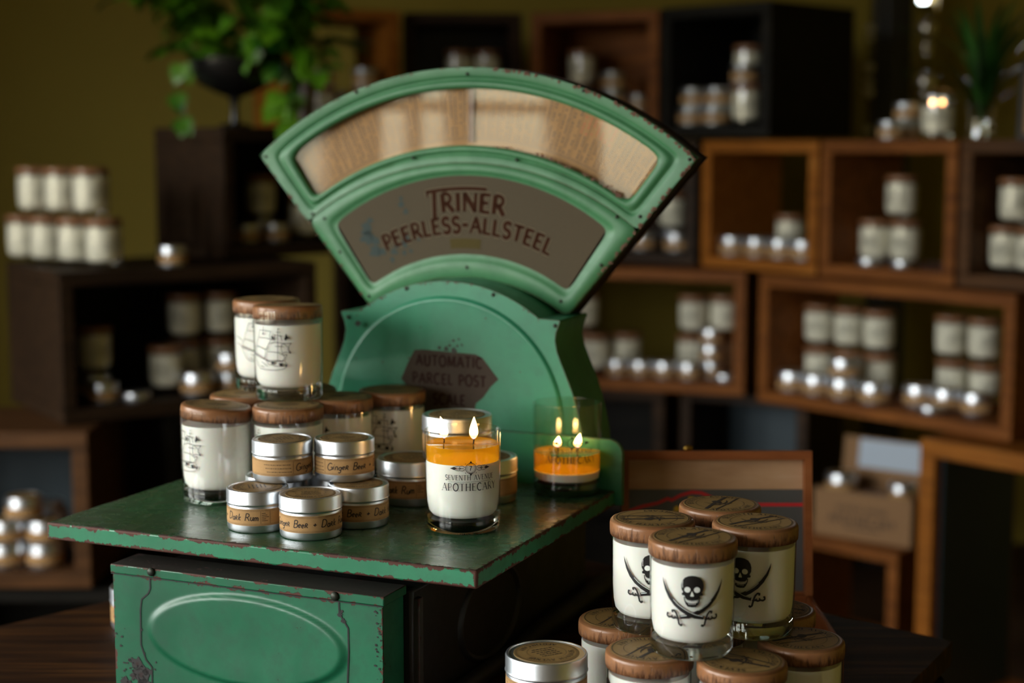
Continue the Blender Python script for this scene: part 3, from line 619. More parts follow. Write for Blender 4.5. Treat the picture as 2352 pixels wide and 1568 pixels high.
# ------------------------------------------------------------------ prints for the candles
ZM = .0000955
def skull_pts(x, y): return ((x-489)*ZM, (920-y)*ZM)
def skull(mk, mw, fk, fw, cx=0, cz=0, s=1.0):
    """skull over two crossed cutlasses; mk dark shapes, mw pale shapes on top"""
    def P(L_, mir=False): return [(cx+s*(skull_pts(978-x if mir else x, y)[0]), cz+s*skull_pts(x, y)[1]) for x, y in L_]
    for mir in (False, True):
        bl = [(172, 640), (184, 690), (215, 762), (262, 832), (320, 893), (390, 945), (450, 978), (520, 1008), (606, 1022)]
        wd = [.2, 15, 28, 38, 43, 45, 45, 42, 36]
        A = []; Bq = []; pts = P(bl, mir)
        for i, p in enumerate(pts):
            a = pts[max(i-1, 0)]; b = pts[min(i+1, len(pts)-1)]; dx, dy = b[0]-a[0], b[1]-a[1]; l = math.hypot(dx, dy); q = wd[i]*ZM*s/2
            A.append(fk(p[0]-dy/l*q, p[1]+dx/l*q)); Bq.append(fk(p[0]+dy/l*q, p[1]-dx/l*q))
        mk.bridge([A, Bq], closed=False)
        if not mir: hl = [(300, 850), (345, 893), (400, 930), (460, 962), (530, 992), (600, 1008)]
        else: hl = [(300, 850), (345, 893), (400, 930), (430, 946)]
        ribbon(mw, P(hl, mir), 5*ZM*s, fw, .0016)
        if mir: ribbon(mw, P([(540, 1000), (600, 1012)], mir), 7*ZM*s, fw, .0016)
        g = [(596, 1090), (586, 1100), (596, 1106), (614, 1092), (622, 1060), (632, 1020), (646, 985), (668, 960), (690, 962), (688, 976), (676, 972)]
        ribbon(mk, P(g, mir), 19*ZM*s, fk, .0007)
        gr = [(615, 1040), (650, 1032), (672, 1040), (700, 1030), (725, 1036), (744, 1022), (742, 996), (728, 1000)]
        ribbon(mk, P(gr, mir), 19*ZM*s, fk, .0009)
        ribbon(mk, P([(655, 1015), (658, 1035)], mir), 16*ZM*s, fk, .001); ribbon(mk, P([(690, 1008), (692, 1030)], mir), 14*ZM*s, fk, .001)
    poly(mk, P([(400, 765), (383, 735), (381, 690), (392, 650), (414, 620), (450, 602), (490, 597), (530, 602), (568, 620), (592, 652), (602, 692), (600, 735), (584, 768), (597, 780), (592, 796), (566, 800), (556, 826), (536, 846), (489, 856), (444, 846), (424, 826), (414, 800), (390, 796), (386, 778)]), fk)
    poly(mk, P([(418, 850), (440, 872), (489, 868), (540, 872), (560, 850), (552, 884), (530, 910), (489, 916), (448, 910), (426, 884)]), fk)
    for x in (1, -1): ribbon(mk, P([(489+x*77, 812), (489+x*72, 850), (489+x*55, 885)]), 10*ZM*s, fk, .001)
    for x in (-1, 1): poly(mw, P([(489+x*47+31*math.cos(a*.5236), 739+29*math.sin(a*.5236)) for a in range(12)]), fw)
    poly(mw, P([(487, 752), (498, 775), (507, 800), (496, 808), (489, 802), (481, 808), (470, 800), (478, 775)]), fw)
    for x in range(-3, 4): ribbon(mw, P([(489+x*15, 846-abs(x)*2), (489+x*14, 866)]), 6*ZM*s, fw, .002)
    ribbon(mw, P([(432, 862), (460, 868), (489, 870), (520, 868), (546, 862)]), 5*ZM*s, fw, .001)
    for x in range(-2, 3): ribbon(mw, P([(489+x*16, 872), (489+x*15, 888)]), 5*ZM*s, fw, .002)
    ribbon(mw, P([(397, 650), (392, 690), (396, 720)]), 5*ZM*s, fw, .001)
SM = .0000690
def ship(mk, fn, flip=False):
    """three masted sailing ship in thin black line"""
    def U(x, y): return ((math.asin(max(-.995, min(.995, (x-780)/592)))+R(40))*.0411, (1270-y)*SM+.0165)
    def S(pts, w_=.00060): ribbon(mk, [U(x, y) for x, y in resample(pts, 40)], w_, fn, .0014)
    for p in ([(365,210),(365,330)], [(310,275),(300,330),(285,400),(330,410),(400,405),(480,425),(470,360),(495,290),(400,280),(310,275)],
              [(285,410),(265,470),(255,560),(320,575),(400,610),(430,560),(450,520),(495,430)], [(255,565),(235,640),(240,690),(320,735),(380,770),(385,700),(400,620)],
              [(190,520),(235,590)], [(195,640),(260,740)], [(615,240),(640,250)], [(585,300),(650,300)], [(612,230),(608,350),(600,800)],
              [(560,350),(550,440)], [(650,350),(680,450)], [(520,340),(680,370)], [(450,505),(550,470),(700,490),(830,490)], [(450,510),(425,640),(520,640),(620,650),(690,690),(665,600),(665,520),(700,490)],
              [(420,650),(385,770),(440,790),(560,780),(680,790),(720,730),(690,690)], [(700,490),(780,560),(770,600),(820,655),(740,640),(690,650)], [(830,490),(790,540),(790,600),(825,655)],
              [(700,690),(760,680),(715,790)], [(720,800),(760,850),(740,905),(690,930),(560,950),(400,950),(310,940),(270,880),(240,780),(225,700)],
              [(225,700),(300,750),(400,780),(450,810),(560,800),(700,790)], [(330,820),(430,890)], [(320,890),(370,910)], [(400,780),(440,850),(560,880),(690,880)], [(470,420),(560,440)], [(560,540),(700,545)], [(745,330),(735,450)], [(500,360),(510,430)]): S(p)
    for p in ([(745,320),(770,370),(820,405),(770,410),(735,440),(715,420)], [(505,355),(540,385),(545,410),(515,430)], [(485,810),(540,805),(545,850),(495,855)], [(615,830),(680,820),(690,880),(640,890)], [(725,850),(760,850),(755,890),(730,895)], [(355,320),(375,320),(378,350),(352,350)], [(790,490),(845,485),(820,505)], [(790,640),(835,655),(800,665)]):
        poly(mk, [U(x, y) for x, y in p], fn)
def logo(mk, fn, cz):
    r = .0056; mk_ = mk
    ribbon(mk, arc(0, cz, r, r, 0, 360, 24), .0006, fn, .001); ribbon(mk, arc(0, cz, r*.78, r*.78, 0, 360, 24), .0003, fn, .001)
    for a in (90, 270): poly(mk, [(r*.9*math.cos(R(a-28)), cz+r*.9*math.sin(R(a-28))), (0, cz+1.45*r*math.sin(R(a))), (r*.9*math.cos(R(a+28)), cz+r*.9*math.sin(R(a+28))), (0, cz+r*.95*math.sin(R(a)))], fn)
    text(mk, '7', .0052, -.0018, cz-.0026, fn, .15, .15, False)
    for s in (-1, 1):
        for y in (1, -1):
            ribbon(mk, [(s*.0062, cz+y*.001), (s*.009, cz+y*.0028), (s*.012, cz+y*.0022), (s*.0125, cz+y*.0006), (s*.0105, cz+y*.0006)], .0005, fn, .0007)
            ribbon(mk, [(s*.0125, cz+y*.0026), (s*.016, cz+y*.0022), (s*.020, cz)], .00045, fn, .001)
            poly(mk, [(s*.0052, cz+y*.0056), (s*.0064, cz+y*.0050), (s*.0058, cz+y*.0041)], fn)
        poly(mk, [(s*.0150, cz), (s*.0180, cz+.0017), (s*.0225, cz), (s*.0180, cz-.0017)], fn)
        ribbon(mk, [(s*.0075, cz), (s*.0140, cz)], .0005, fn, .001)
def brand(mk, fn, cz, k=1.0):
    text(mk, 'SEVENTH AVENUE', .0056*k, 0, cz-.0128, fn, .13, .055, True, .10, center=True, wscale=.90)
    ribbon(mk, [(-.0245*k, cz-.0146), (.0245*k, cz-.0146)], .0003, fn, .002)
    text(mk, 'APOTHECARY', .0080*k, 0, cz-.0242, fn, .135, .05, True, .10, center=True, wscale=.96)
# ------------------------------------------------------------------ jars
RG, RL, HG, HJ = .0405, .0415, .1080, .1120
def glass_prof(h=HG, zi=.086): return [(.0385, .0008), (.0398, .003), (.0402, .010), (RG+.0008, h-.003), (RG+.0006, h-.0008), (RG-.0006, h), (RG-.0018, h-.0008), (RG-.0020, h-.003), (RG-.0020, zi)]
def rim_glass(h): return MB().lathe(glass_prof(h), 56).mesh('tumbler', M['glass'])
def slug(): return MB().lathe([(.001, 0), (.034, 0), (.0375, .0006), (.0392, .0030), (.0396, .010), (.0390, .0138), (.035, .0145), (.001, .0150)], 48).mesh('thick base', M['slug'])
def waxm(z0, z1, mat, key='wax'):
    return MB().lathe([(.001, z0), (.027, z0+.0002), (.0335, z0+.0018), (.0368, z0+.006), (.0384, z0+.014), (.0393, z0+.028), (.0396, z1-.002), (.0393, z1), (.001, z1-.0006)] if z1-z0 > .04 else [(.001, z0), (.033, z0+.0004), (.0382, z0+.003), (.0394, z1-.001), (.001, z1)], 48).mesh(key, mat)
ME = {}
ME['tumbler'] = rim_glass(HG); ME['slug'] = slug(); ME['wax'] = waxm(.0152, .0905, M['wax']); ME['wax_far'] = waxm(.0152, .0905, M['wax_far'])
LP = [(.001, .0005), (.0395, .0005), (.0405, 0), (.0412, .0010), (RL, .0045), (RL, .0115), (.0410, .0142), (.0396, .0158), (.0375, .0163), (.001, .0163)]
mb = MB(); mb.lathe(LP, 64); ksp = 64
mb.mi = [0 if (i//64) in (2, 3, 4, 5) else 1 for i in range(len(mb.f))]
ME['lid'] = mb.mesh('lid', [M['bark'], M['lid_wood']])
def lid_label(R_, motif):
    mb = MB(); k = MB().lathe([(R_, 0), (R_-.0002, .0002), (.001, .0002)], 56)
    ring = lambda r: (lambda x, y: ((r+y)*math.sin(x/r), (r+y)*math.cos(x/r), .0004))
    me = MB()
    for r, w_ in ((R_-.0016, .0007), (R_*.66, .0004)): ribbon(me, arc(0, 0, r, r, 0, 360, 40), w_, disc_fn(.0004), .004)
    f = ring(R_*.74); text(me, 'SEVENTH AVENUE', .0052*R_/.035, 0, 0, f, .17, .10, True, .22, center=True, wscale=1.0)
    f2 = lambda x, y: ((R_*.88-y)*math.sin(x/(R_*.80)), -(R_*.88-y)*math.cos(x/(R_*.80)), .0004)
    text(me, 'APOTHECARY', .0052*R_/.035, 0, 0, f2, .17, .10, True, .22, center=True, wscale=1.0)
    k2 = k.mesh('label', M['kraft_lid'])
    if motif == 'skull':
        mw = MB(); skull(me, mw, disc_fn(.00045), disc_fn(.0006), 0, -.001, .42*R_/.036)
        ribbon(me, [(-.026, -.016), (-.004, .004), (.020, .022)], .0035, disc_fn(.00042), .004); ribbon(me, [(-.018, -.022), (.008, -.004), (.028, .012)], .0018, disc_fn(.00042), .004)
        return k2, me.mesh('label print', M['ink']), mw.mesh('label print pale', M['kraft_lid'])
    for i in range(6): ribbon(me, [(-.014+.002*abs(i-2.5), .010-.0038*i), (.014-.002*abs(i-2.5), .010-.0038*i)], .0010, disc_fn(.0004), .004)
    return k2, me.mesh('label print', M['ink']), None
LAB_S = lid_label(.0368, 'skull'); LAB_P = lid_label(.0368, 'plain')
def jar_parts(o, kind, far=False, tilt=(0, 0), detail=True):
    place_mesh('glass_tumbler', ME['tumbler'], o); 
    b = place_mesh('glass_base', ME['slug'], o) if not far else None
    place_mesh('wax', ME['wax_far' if far else 'wax'], o)
    if kind != 'open':
        ld = place_mesh('lid', ME['lid'], o, (0, 0, HJ-.0163), (tilt[0], tilt[1], random.uniform(0, 6)))
        if detail:
            lb = place_mesh('lid_label', (LAB_S if kind == 'skull' else LAB_P)[0], ld, (0, 0, .0164))
            place_mesh('label_print', (LAB_S if kind == 'skull' else LAB_P)[1], lb) if False else None
            o2 = place_mesh('label_print', (LAB_S if kind == 'skull' else LAB_P)[1], ld, (0, 0, .0164))
    return o
WR = .0391

mk, mw = MB(), MB(); skull(mk, mw, cyl(WR+.0020), cyl(WR+.0020, .00030), 0, .0535)
ME['skull_k'] = mk.mesh('skull print', M['ink_black']); ME['skull_w'] = mw.mesh('skull print pale', M['wax'])
mk = MB(); ship(mk, cyl(WR+.0020)); ME['ship'] = mk.mesh('ship print', M['ink_black'])
mk = MB(); logo(mk, cyl(WR+.0020), .0740); brand(mk, cyl(WR+.0020), .0740); ME['brand'] = mk.mesh('brand print', M['ink_black'])
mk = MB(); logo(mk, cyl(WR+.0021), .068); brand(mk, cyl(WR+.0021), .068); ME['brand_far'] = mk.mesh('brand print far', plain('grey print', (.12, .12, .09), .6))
def face_rot(x, y, deg=0): return -math.atan2(x, y) + R(deg)
def jar(kind, px, h, z, deg, label, group, tilt=(0, 0), name=None):
    p = at(px, h, z)
    o = empty(name or 'jar_candle', p, face_rot(p.x, p.y, deg), label, 'candle', group)
    jar_parts(o, kind, tilt=tilt)
    if kind == 'skull':
        for c_ in o.children:
            if c_.name.startswith('lid'): c_.scale = (1.035, 1.035, 1)
        place_mesh('skull_print', ME['skull_k'], o); place_mesh('skull_print_gaps', ME['skull_w'], o)
    elif kind == 'ship': place_mesh('ship_print', ME['ship'], o)
    return o
gS = 'ship candles on the scale platform'; zt = PZ+HJ
jar('ship', 500, 1.860, PZ, -70, 'cream ship candle at the far left of the platform, its wooden lid tilted', gS, (R(3), R(4)))
jar('ship', 665, 1.858, PZ, -80, 'wooden lidded ship candle directly behind the two upper small tins, left one', gS)
jar('ship', 780, 1.924, PZ, -58, 'wooden lidded ship candle behind the upper right small tin', gS)
jar('ship', 902, 1.980, PZ, -37, 'wooden lidded ship candle standing alone above the large tin, rightmost of the ship candles', gS)
jar('ship', 565, 1.946, PZ, 150, 'ship candle whose lid peeks out between the leftmost candle and the upper pair', gS)
jar('ship', 700, 1.998, PZ, 150, 'ship candle hidden behind the pile, only its dark lid rim showing', gS)
jar('ship', 664, 1.912, zt, -40, 'front one of the two ship candles stacked on top, full ship visible', gS, (R(-2.5), R(-1)))
jar('ship', 616, 1.990, zt, -20, 'rear one of the two ship candles stacked on top, half hidden', gS)
gK = 'pirate candles piled on the table'; zk = TZ+HJ
jar('skull', 1588, 1.514, zk, 0, 'front pirate candle on top of the pile with a whole skull and crossed swords', gK)
jar('skull', 1496, 1.592, zk, 0, 'upper left pirate candle, its skull half hidden by the front one', gK)
jar('skull', 1730, 1.577, zk, -19, 'upper right pirate candle with one sword showing', gK)
jar('skull', 1650, 1.658, zk, 0, 'rearmost upper pirate candle, only its wooden lid showing', gK)
jar('skull', 1422, 1.620, TZ, 60, 'lower pirate candle at the left end of the pile', gK)
jar('skull', 1489, 1.516, TZ, -80, 'lower front left pirate candle beside the big tin', gK)
jar('skull', 1700, 1.482, TZ, 70, 'lower front right pirate candle cut by the bottom edge of the picture', gK)
jar('skull', 1835, 1.550, TZ, -80, 'lower pirate candle at the right end of the pile', gK)
jar('skull', 1775, 1.655, TZ, 90, 'lower rear right pirate candle showing a sliver of lid by the box hinge', gK)
jar('skull', 1614, 1.606, TZ, 90, 'lower middle pirate candle hidden inside the pile', gK)
# ------------------------------------------------------------------ tins
def tin_mesh(r, h):
    b = MB().lathe([(.001, .0006), (r*.80, .0006), (r*.90, 0), (r*.955, .0010), (r*.985, .0040), (r*.985, h*.60), (r*.97, h*.63), (r*.985, h*.66), (r*.95, h*.70), (r*.95, h-.004)], 64).mesh('tin body', M['tin'])
    l = MB().lathe([(r*.96, h*.665), (r*1.005, h*.66), (r*1.015, h*.675), (r*1.005, h*.69), (r, h*.70), (r, h-.0022), (r*.985, h-.0006), (r*.955, h-.0001), (r*.93, h-.0003), (r*.915, h-.0012), (r*.90, h-.0012), (.001, h-.0010)], 64).mesh('tin lid', M['tin'])
    z0, z1 = h*.19, h*.585
    lb = MB().lathe([(r*.985+.00005, z0), (r*.985+.0002, z0), (r*.985+.0002, z1), (r*.985+.00005, z1)], 64).mesh('tin label', M['kraft'])
    top = MB().lathe([(r*.80, h-.0011), (r*.80, h-.0006), (.001, h-.0005)], 48).mesh('tin top label', M['kraft_lid'])
    pr = MB(); f = cyl(r*.985, .0003); C = math.pi*r*.985
    for z in (z0+.0011, z1-.0011): ribbon(pr, [(-C, z), (C, z)], .0003, f, .002)
    for z in (z0+.0022, z1-.0022): ribbon(pr, [(-C*.98, z), (C*.98, z)], .00016, f, .002)
    zm = (z0+z1)/2; hh = (z1-z0)*.44
    text(pr, 'Ginger Beer + Dark Rum', hh, 0, zm-hh*.42, f, .13, .13, False, .02, slant=.18, center=True, jit=.05, wscale=.098/text_w('Ginger Beer + Dark Rum', hh, .02))
    for s in (-1, 1): ribbon(pr, [(s*.0512, z0+.0022), (s*.0512, z1-.0022)], .0003, f, .01)
    rnd = random.Random(9)
    for k in range(3):
        x = -.0545+k*.0008; zz = z1-.0055-k*(z1-z0)*.22
        while x > -.0545-.030+k*.002:
            d = rnd.uniform(.0008, .0026); ribbon(pr, [(x-d, zz), (x, zz)], .0007, f, .002); x -= d+.0006
    for k in range(5): ribbon(pr, [(.0525, z1-.0045-k*.0020), (.0525+rnd.uniform(.004, .008), z1-.0045-k*.0020)], .0006, f, .002)
    ribbon(pr, [(.0615, z0+.0022), (.0615, z1-.0022)], .0003, f, .01)
    prm = pr.mesh('tin print', M['ink'])
    me = MB(); q = r*.80; g = disc_fn(h-.0003)
    for rr, w_ in ((q*.96, .0004), (q*.92, .0003), (q*.60, .0003)): ribbon(me, arc(0, 0, rr, rr, 0, 360, 40), w_, g, .004)
    f1 = lambda x, y: ((q*.68+y)*math.sin(x/(q*.72)), (q*.68+y)*math.cos(x/(q*.72)), h-.0003)
    f2 = lambda x, y: ((q*.85-y)*math.sin(x/(q*.78)), -(q*.85-y)*math.cos(x/(q*.78)), h-.0003)
    text(me, 'SEVENTH AVENUE', q*.15, 0, 0, f1, .18, .10, True, .22, center=True); text(me, 'APOTHECARY', q*.15, 0, 0, f2, .18, .10, True, .22, center=True)
    for i in range(5):
        x = -.38*q+rnd.uniform(0, .05)*q
        while x < .30*q: d = rnd.uniform(.04, .14)*q; ribbon(me, [(x, (.30-.16*i)*q), (x+d, (.30-.16*i)*q)], q*.05, g, .01); x += d+.03*q
    return b, l, lb, top, prm, me.mesh('tin top print', M['ink'])
SMALL, LARGE = tin_mesh(.0335, .0455), tin_mesh(.0405, .0520)
def tin(kit, p, rz, label, group):
    o = empty('candle_tin', p, rz, label, 'candle tin', group)
    place_mesh('tin_body', kit[0], o); ld = place_mesh('tin_lid', kit[1], o)
    lb = place_mesh('band_label', kit[2], o); place_mesh('band_print', kit[4], lb); tl = place_mesh('top_label', kit[3], ld); place_mesh('top_print', kit[5], ld)
    return o
gT = 'small tins in a pile on the platform'
def tin_at(kit, px, h, z, deg, label, group): p = at(px, h, z); return tin(kit, p, face_rot(p.x, p.y, deg), label, group)
tin_at(SMALL, 714.5, 1.684, PZ, 0, 'small tin at the front of the pile, handwriting right across its band', gT)
tin_at(SMALL, 593, 1.717, PZ, -84, 'small tin at the lower left of the pile, standing partly behind the front tin', gT)
tin_at(SMALL, 824, 1.735, PZ, 11, 'small tin at the lower right of the pile, next to the lit candle', gT)
tin_at(SMALL, 634, 1.784, PZ, 180, 'small tin at the back left of the pile, a sliver showing by the ship candle', gT)
tin_at(SMALL, 775, 1.799, PZ, 180, 'small tin at the back right of the lower row, almost hidden', gT)
tin_at(SMALL, 650, 1.757, PZ+.0456, 109, 'upper left small tin with small printed lines on its band', gT)
tin_at(SMALL, 792, 1.763, PZ+.0456, 49, 'upper right small tin with an orange glint from the flame', gT)
gL = 'large tins behind the lit candle'
tin_at(LARGE, 946, 1.850, PZ, -66, 'large tin left of the lit candle, standing on the platform', gL)
tin_at(LARGE, 1109, 1.858, PZ, -100, 'large tin whose right edge shows beside the lit candle', gL)
tin_at(LARGE, 1050, 1.842, PZ+.0522, 120, 'large tin stacked on two others right behind the flames', gL)
tin_at(LARGE, 1255, 1.532, TZ+.0522, -150, 'large tin in the foreground beside the pirate candles, lid facing up', 'large tins on the table')
tin_at(LARGE, 1257, 1.532, TZ, 100, 'large tin underneath the foreground tin, below the picture edge', 'large tins on the table')
tin_at(LARGE, 331, 1.965, TZ, 0, 'large tin on the table peeking out left of the green box', 'large tins on the table')
# ------------------------------------------------------------------ lit candles
def flame_mesh(h, lean):
    prof = [(.001, 0), (.0026, h*.06), (.0042, h*.18), (.0047, h*.30), (.0042, h*.48), (.0029, h*.68), (.0013, h*.88), (.0002, h)]
    mb = MB(); n = 14
    mb.bridge([[(r*math.cos(2*math.pi*i/n)+lean*(z/h)**2, r*math.sin(2*math.pi*i/n), z) for i in range(n)] for r, z in prof]); return mb.mesh('flame', M['flame'])
def lit(px, h, z, hg, zl, zw, deg, label, flames, brandz):
    p = at(px, h, z); rz = face_rot(p.x, p.y, 0); o = empty('lit_candle', p, rz, label, 'candle', 'burning candles on the platform')
    MB().lathe(glass_prof(hg, zl-.003), 64).build('glass_tumbler', M['clear'], o); place_mesh('glass_base', ME['slug'], o)
    wx = waxm(.0152, zw, M['wax']); place_mesh('wax', wx, o)
    MB().lathe([(.0394, zw+.0001), (.0396, zw+.001), (.0397, zl), (.0390, zl-.0004), (.001, zl-.0006)], 56).build('melted_wax', M['liquid'], o)
    if brandz:
        mk = MB(); logo(mk, cyl(WR+.0020), brandz); brand(mk, cyl(WR+.0020), brandz); b = mk.build('brand_print', M['ink_black'], o, rot=(0, 0, R(deg)), smooth=False)
    for fx, fy, fh, ln in flames:
        w1 = MB().tube([(fx-.0008, fy, zl-.004), (fx, fy, zl+.002), (fx+ln*.3+.0006, fy, zl+.0065)], .0008, 8).build('wick', M['wick'], o)
        f = place_mesh('flame', flame_mesh(fh, ln), o, (fx, fy, zl+.0050))
        la = bpy.data.lights.new('flame light', 'POINT'); la.energy = FLAME_LAMP; la.color = (1, .52, .18); la.shadow_soft_size = .004
        lo = bpy.data.objects.new('flame_light', la); COL.objects.link(lo); lo.parent = o; lo.location = (fx, fy, zl+.019)
    return o
lit(1063.5, 1.7157, PZ, .1088, .0930, .0755, 12, 'lit candle in the front centre with two upright flames over amber melted wax', [(-.0200, .002, .0235, -.004), (.0118, -.004, .0240, .0005)], .0730)
lit(1302, 1.901, PZ, .1088, .0490, .0280, 8, 'lit candle at the platform corner, burnt low in its tall glass', [(-.0115, .0, .0125, .0015), (.0125, -.002, .0165, .003)], .0655)
# ------------------------------------------------------------------ cigar box
cb = empty('cigar_box', (.135, 1.945, TZ), 0, 'open reddish cedar cigar box behind the pirate candles, lid raised', 'box')
bw, bdp, bh, th = .235, .205, .045, .006
mb = MB().box(0, bw, -bdp, 0, 0, th).box(0, th, -bdp, 0, th, bh).box(bw-th, bw, -bdp, 0, th, bh).box(th, bw-th, -bdp, -bdp+th, th, bh).box(th, bw-th, -th, 0, th, bh)
mb.build('tray', M['cedar'], cb, smooth=False, bevel=.001)
lidh = .178; tl = R(-8)
lb = bpy.data.objects.new('raised_lid', MB().box(0, bw, 0, .004, 0, lidh).box(0, bw, -.016, 0, lidh-.011, lidh).box(0, .009, -.016, 0, 0, lidh-.011).box(bw-.009, bw, -.016, 0, 0, lidh-.011).mesh('raised lid', M['cedar'], False))
COL.objects.link(lb); lb.parent = cb; lb.location = (0, .001, bh); lb.rotation_euler = (tl, 0, 0)
MB().box(.0092, bw-.0092, -.0012, -.0001, .130, lidh-.0112).build('pale_lining', M['cream_wood'], lb, smooth=False)
MB().box(.0092, bw-.0092, -.0014, -.0001, .004, .1298).build('printed_panel', M['grey_print'], lb, smooth=False)
def lf(y): return lambda x, z: (x, y, z)
mb = MB(); cv = [(.010, .103), (.027, .109), (.046, .113), (.058, .1185), (.063, .1165), (.074, .1225), (.088, .1265), (.100, .1255), (.112, .1200), (.130, .1150), (.150, .111), (.2255, .111)]
ribbon(mb, cv, .0042, lf(-.0019), .004); mb.build('red_border', M['red_print'], lb, smooth=False)
mb = MB(); rs2 = random.Random(2)
for x, z in ((.070, .106), (.078, .109), (.086, .110), (.082, .104), (.088, .118), (.094, .108), (.104, .113), (.066, .101), (.090, .100)): poly(mb, [(x+rs2.uniform(.003, .006)*math.cos(a*.785), z+rs2.uniform(.002, .005)*math.sin(a*.785)) for a in range(8)], lf(-.0019))
mb.build('yellow_ornament', M['yellow_print'], lb, smooth=False)
MB().ball((.083, -.006, lidh+.003), (.006, .003, .004)).build('clasp', M['brass'], lb)
for hx in (.03, bw-.03): MB().tube([(hx-.008, .004, bh), (hx+.008, .004, bh)], .003).build('hinge', M['brass'], cb)
# ------------------------------------------------------------------ crates of the display
class Crate:
    def __init__(s, x, y, th, W, H, D, z, mat, label, back=None, liner=None, t=.032, name='wooden_crate', cat='crate', group='wooden display crates'):
        s.x, s.y, s.th, s.W, s.H, s.D, s.z, s.t = x, y, R(th), W, H, D, z, t
        o = empty(name, (x, y, z), -s.th, label, cat, group); m = M[mat]
        B_ = .003
        MB().box(0, W, 0, D, 0, t).build('bottom_board', m, o, smooth=False, bevel=B_)
        MB().box(0, W, 0, D, H-t, H).build('top_board', m, o, smooth=False, bevel=B_)
        MB().box(0, t, 0, D, t, H-t).build('side_board', m, o, smooth=False, bevel=B_)
        MB().box(W-t, W, 0, D, t, H-t).build('side_board', m, o, smooth=False, bevel=B_)
        if back: MB().box(t, W-t, D-.012, D-.002, t, H-t).build('back_board', M[back], o, smooth=False)
        if liner: MB().box(t, t+.006, .03, D-.014, t, H-t).build('liner_panel', M[liner], o, smooth=False)
        s.o = o; s.floor = z+t
    def pt(s, u, v): return (s.x+u*math.cos(s.th)+v*math.sin(s.th), s.y-u*math.sin(s.th)+v*math.cos(s.th))
    def find(s, px, v, z):
        lo, hi = -2.0, 3.0
        for _ in range(50):
            m = (lo+hi)/2; q = s.pt(m, v)
            if proj((q[0], q[1], z))[0] < px: lo = m
            else: hi = m
        return s.pt(lo, v)
CR = {}
def C(key, *a, **k): CR[key] = Crate(*a, **k)
Z1, Z2, ZA, ZB = .70, 1.045, .358, .012
C('T1', -.637, 4.545, -25, .350, .36, .30, 1.40, 'oak', 'honey coloured open backed crate in the top row right of the hanging plant')
C('T2', -.314, 4.744, -5, .345, .36, .28, 1.40, 'dark_wood', 'dark crate in the top row directly above the dial, second from the left', back='black')
C('T3', .055, 4.770, 20, .385, .36, .28, 1.40, 'rust_wood', 'brown crate in the top row above the right half of the dial', back='rust_wood')
C('T4', .420, 4.617, 45, .378, .36, .40, 1.40, 'black_wood', 'black crate at the right end of the top row', back='black')
C('R0', .155, 4.690, 30, .41, .345, .29, Z2, 'dark_wood', 'dark crate behind the right tip of the fan dial', back='dark_wood')
C('R1', .522, 4.450, 51, .41, .345, .29, Z2, 'oak', 'small honey coloured crate right of the fan dial tip')
C('R2', .786, 4.120, 51, .41, .345, .29, Z2, 'rust_wood', 'red brown crate under the burning candle in the upper right')
C('R3', 1.050, 3.795, 51, .41, .345, .29, Z2, 'mid_wood', 'dark brown crate cut by the right picture edge', back='dark_wood')
C('A', -.121, 4.604, 20, .80, .34, .29, Z1, 'rust_wood', 'wide orange brown crate behind the right side of the scale housing')
C('B', .654, 4.250, 51, .78, .34, .29, Z1, 'rust_wood', 'widest orange brown crate in the middle of the right stack')
C('M1', -.50, 4.56, -8, .365, .34, .29, Z1, 'dark_wood', 'dark crate left of the scale housing, mostly hidden', back='dark_wood')
C('M2', -.51, 4.60, -8, .330, .345, .29, Z2, 'dark_wood', 'dark crate hidden behind the left tip of the fan dial', back='dark_wood')
C('M3', -.165, 4.67, 0, .305, .345, .29, Z2, 'dark_wood', 'dark crate wholly behind the fan dial', back='dark_wood')
C('L1', -.686, 3.850, -45, .40, .315, .296, 1.105, 'dark_wood', 'almost black crate under the hanging plant, one side to the view', back='black_wood')
C('L2', -.985, 3.490, -33, .62, .335, .40, .767, 'dark_wood', 'wide dark crate on the left carrying rows of cream candles', back='black_wood')
C('L3', -1.435, 3.420, 0, .52, .345, .34, .418, 'mid_wood', 'brown framed crate low at the left picture edge with silver tins inside', back='bluegrey', t=.036)
C('L4', -.800, 3.670, -33, .42, .345, .34, .418, 'black_wood', 'black crate below the wide left crate behind the platform', back='black_wood')
C('L5', -1.36, 3.440, 0, .49, .40, .34, ZB, 'black_wood', 'black crate on the floor beneath the low left crate', back='black_wood')
C('L6', -.78, 3.690, -33, .42, .40, .34, ZB, 'black_wood', 'black crate on the floor behind the table, left side', back='black_wood')
C('C0', .02, 4.56, 15, .42, .34, .29, ZA, 'dark_wood', 'dark crate low behind the scale housing', back='black_wood')
C('C1', .475, 4.495, 30, .375, .34, .30, ZA, 'dark_wood', 'dark framed crate with a blue grey inside behind the cigar box', back='bluegrey')
C('C3', -.46, 4.54, -5, .46, .34, .29, ZA, 'dark_wood', 'dark crate low behind the scale, left half', back='black_wood')
C('C4', -.46, 4.54, 0, 1.02, .345, .29, ZB, 'black_wood', 'long black crate on the floor behind the scale', back='black_wood')
C('C2', .700, 4.235, 45, .385, .345, .34, ZB, 'rust_wood', 'low brown crate carrying the open cardboard box')
C('K', .955, 3.715, 50, .45, .686, .34, ZB, 'oak', 'tall honey coloured cabinet crate at the lower right with blue grey inner side', liner='bluegrey', t=.042)
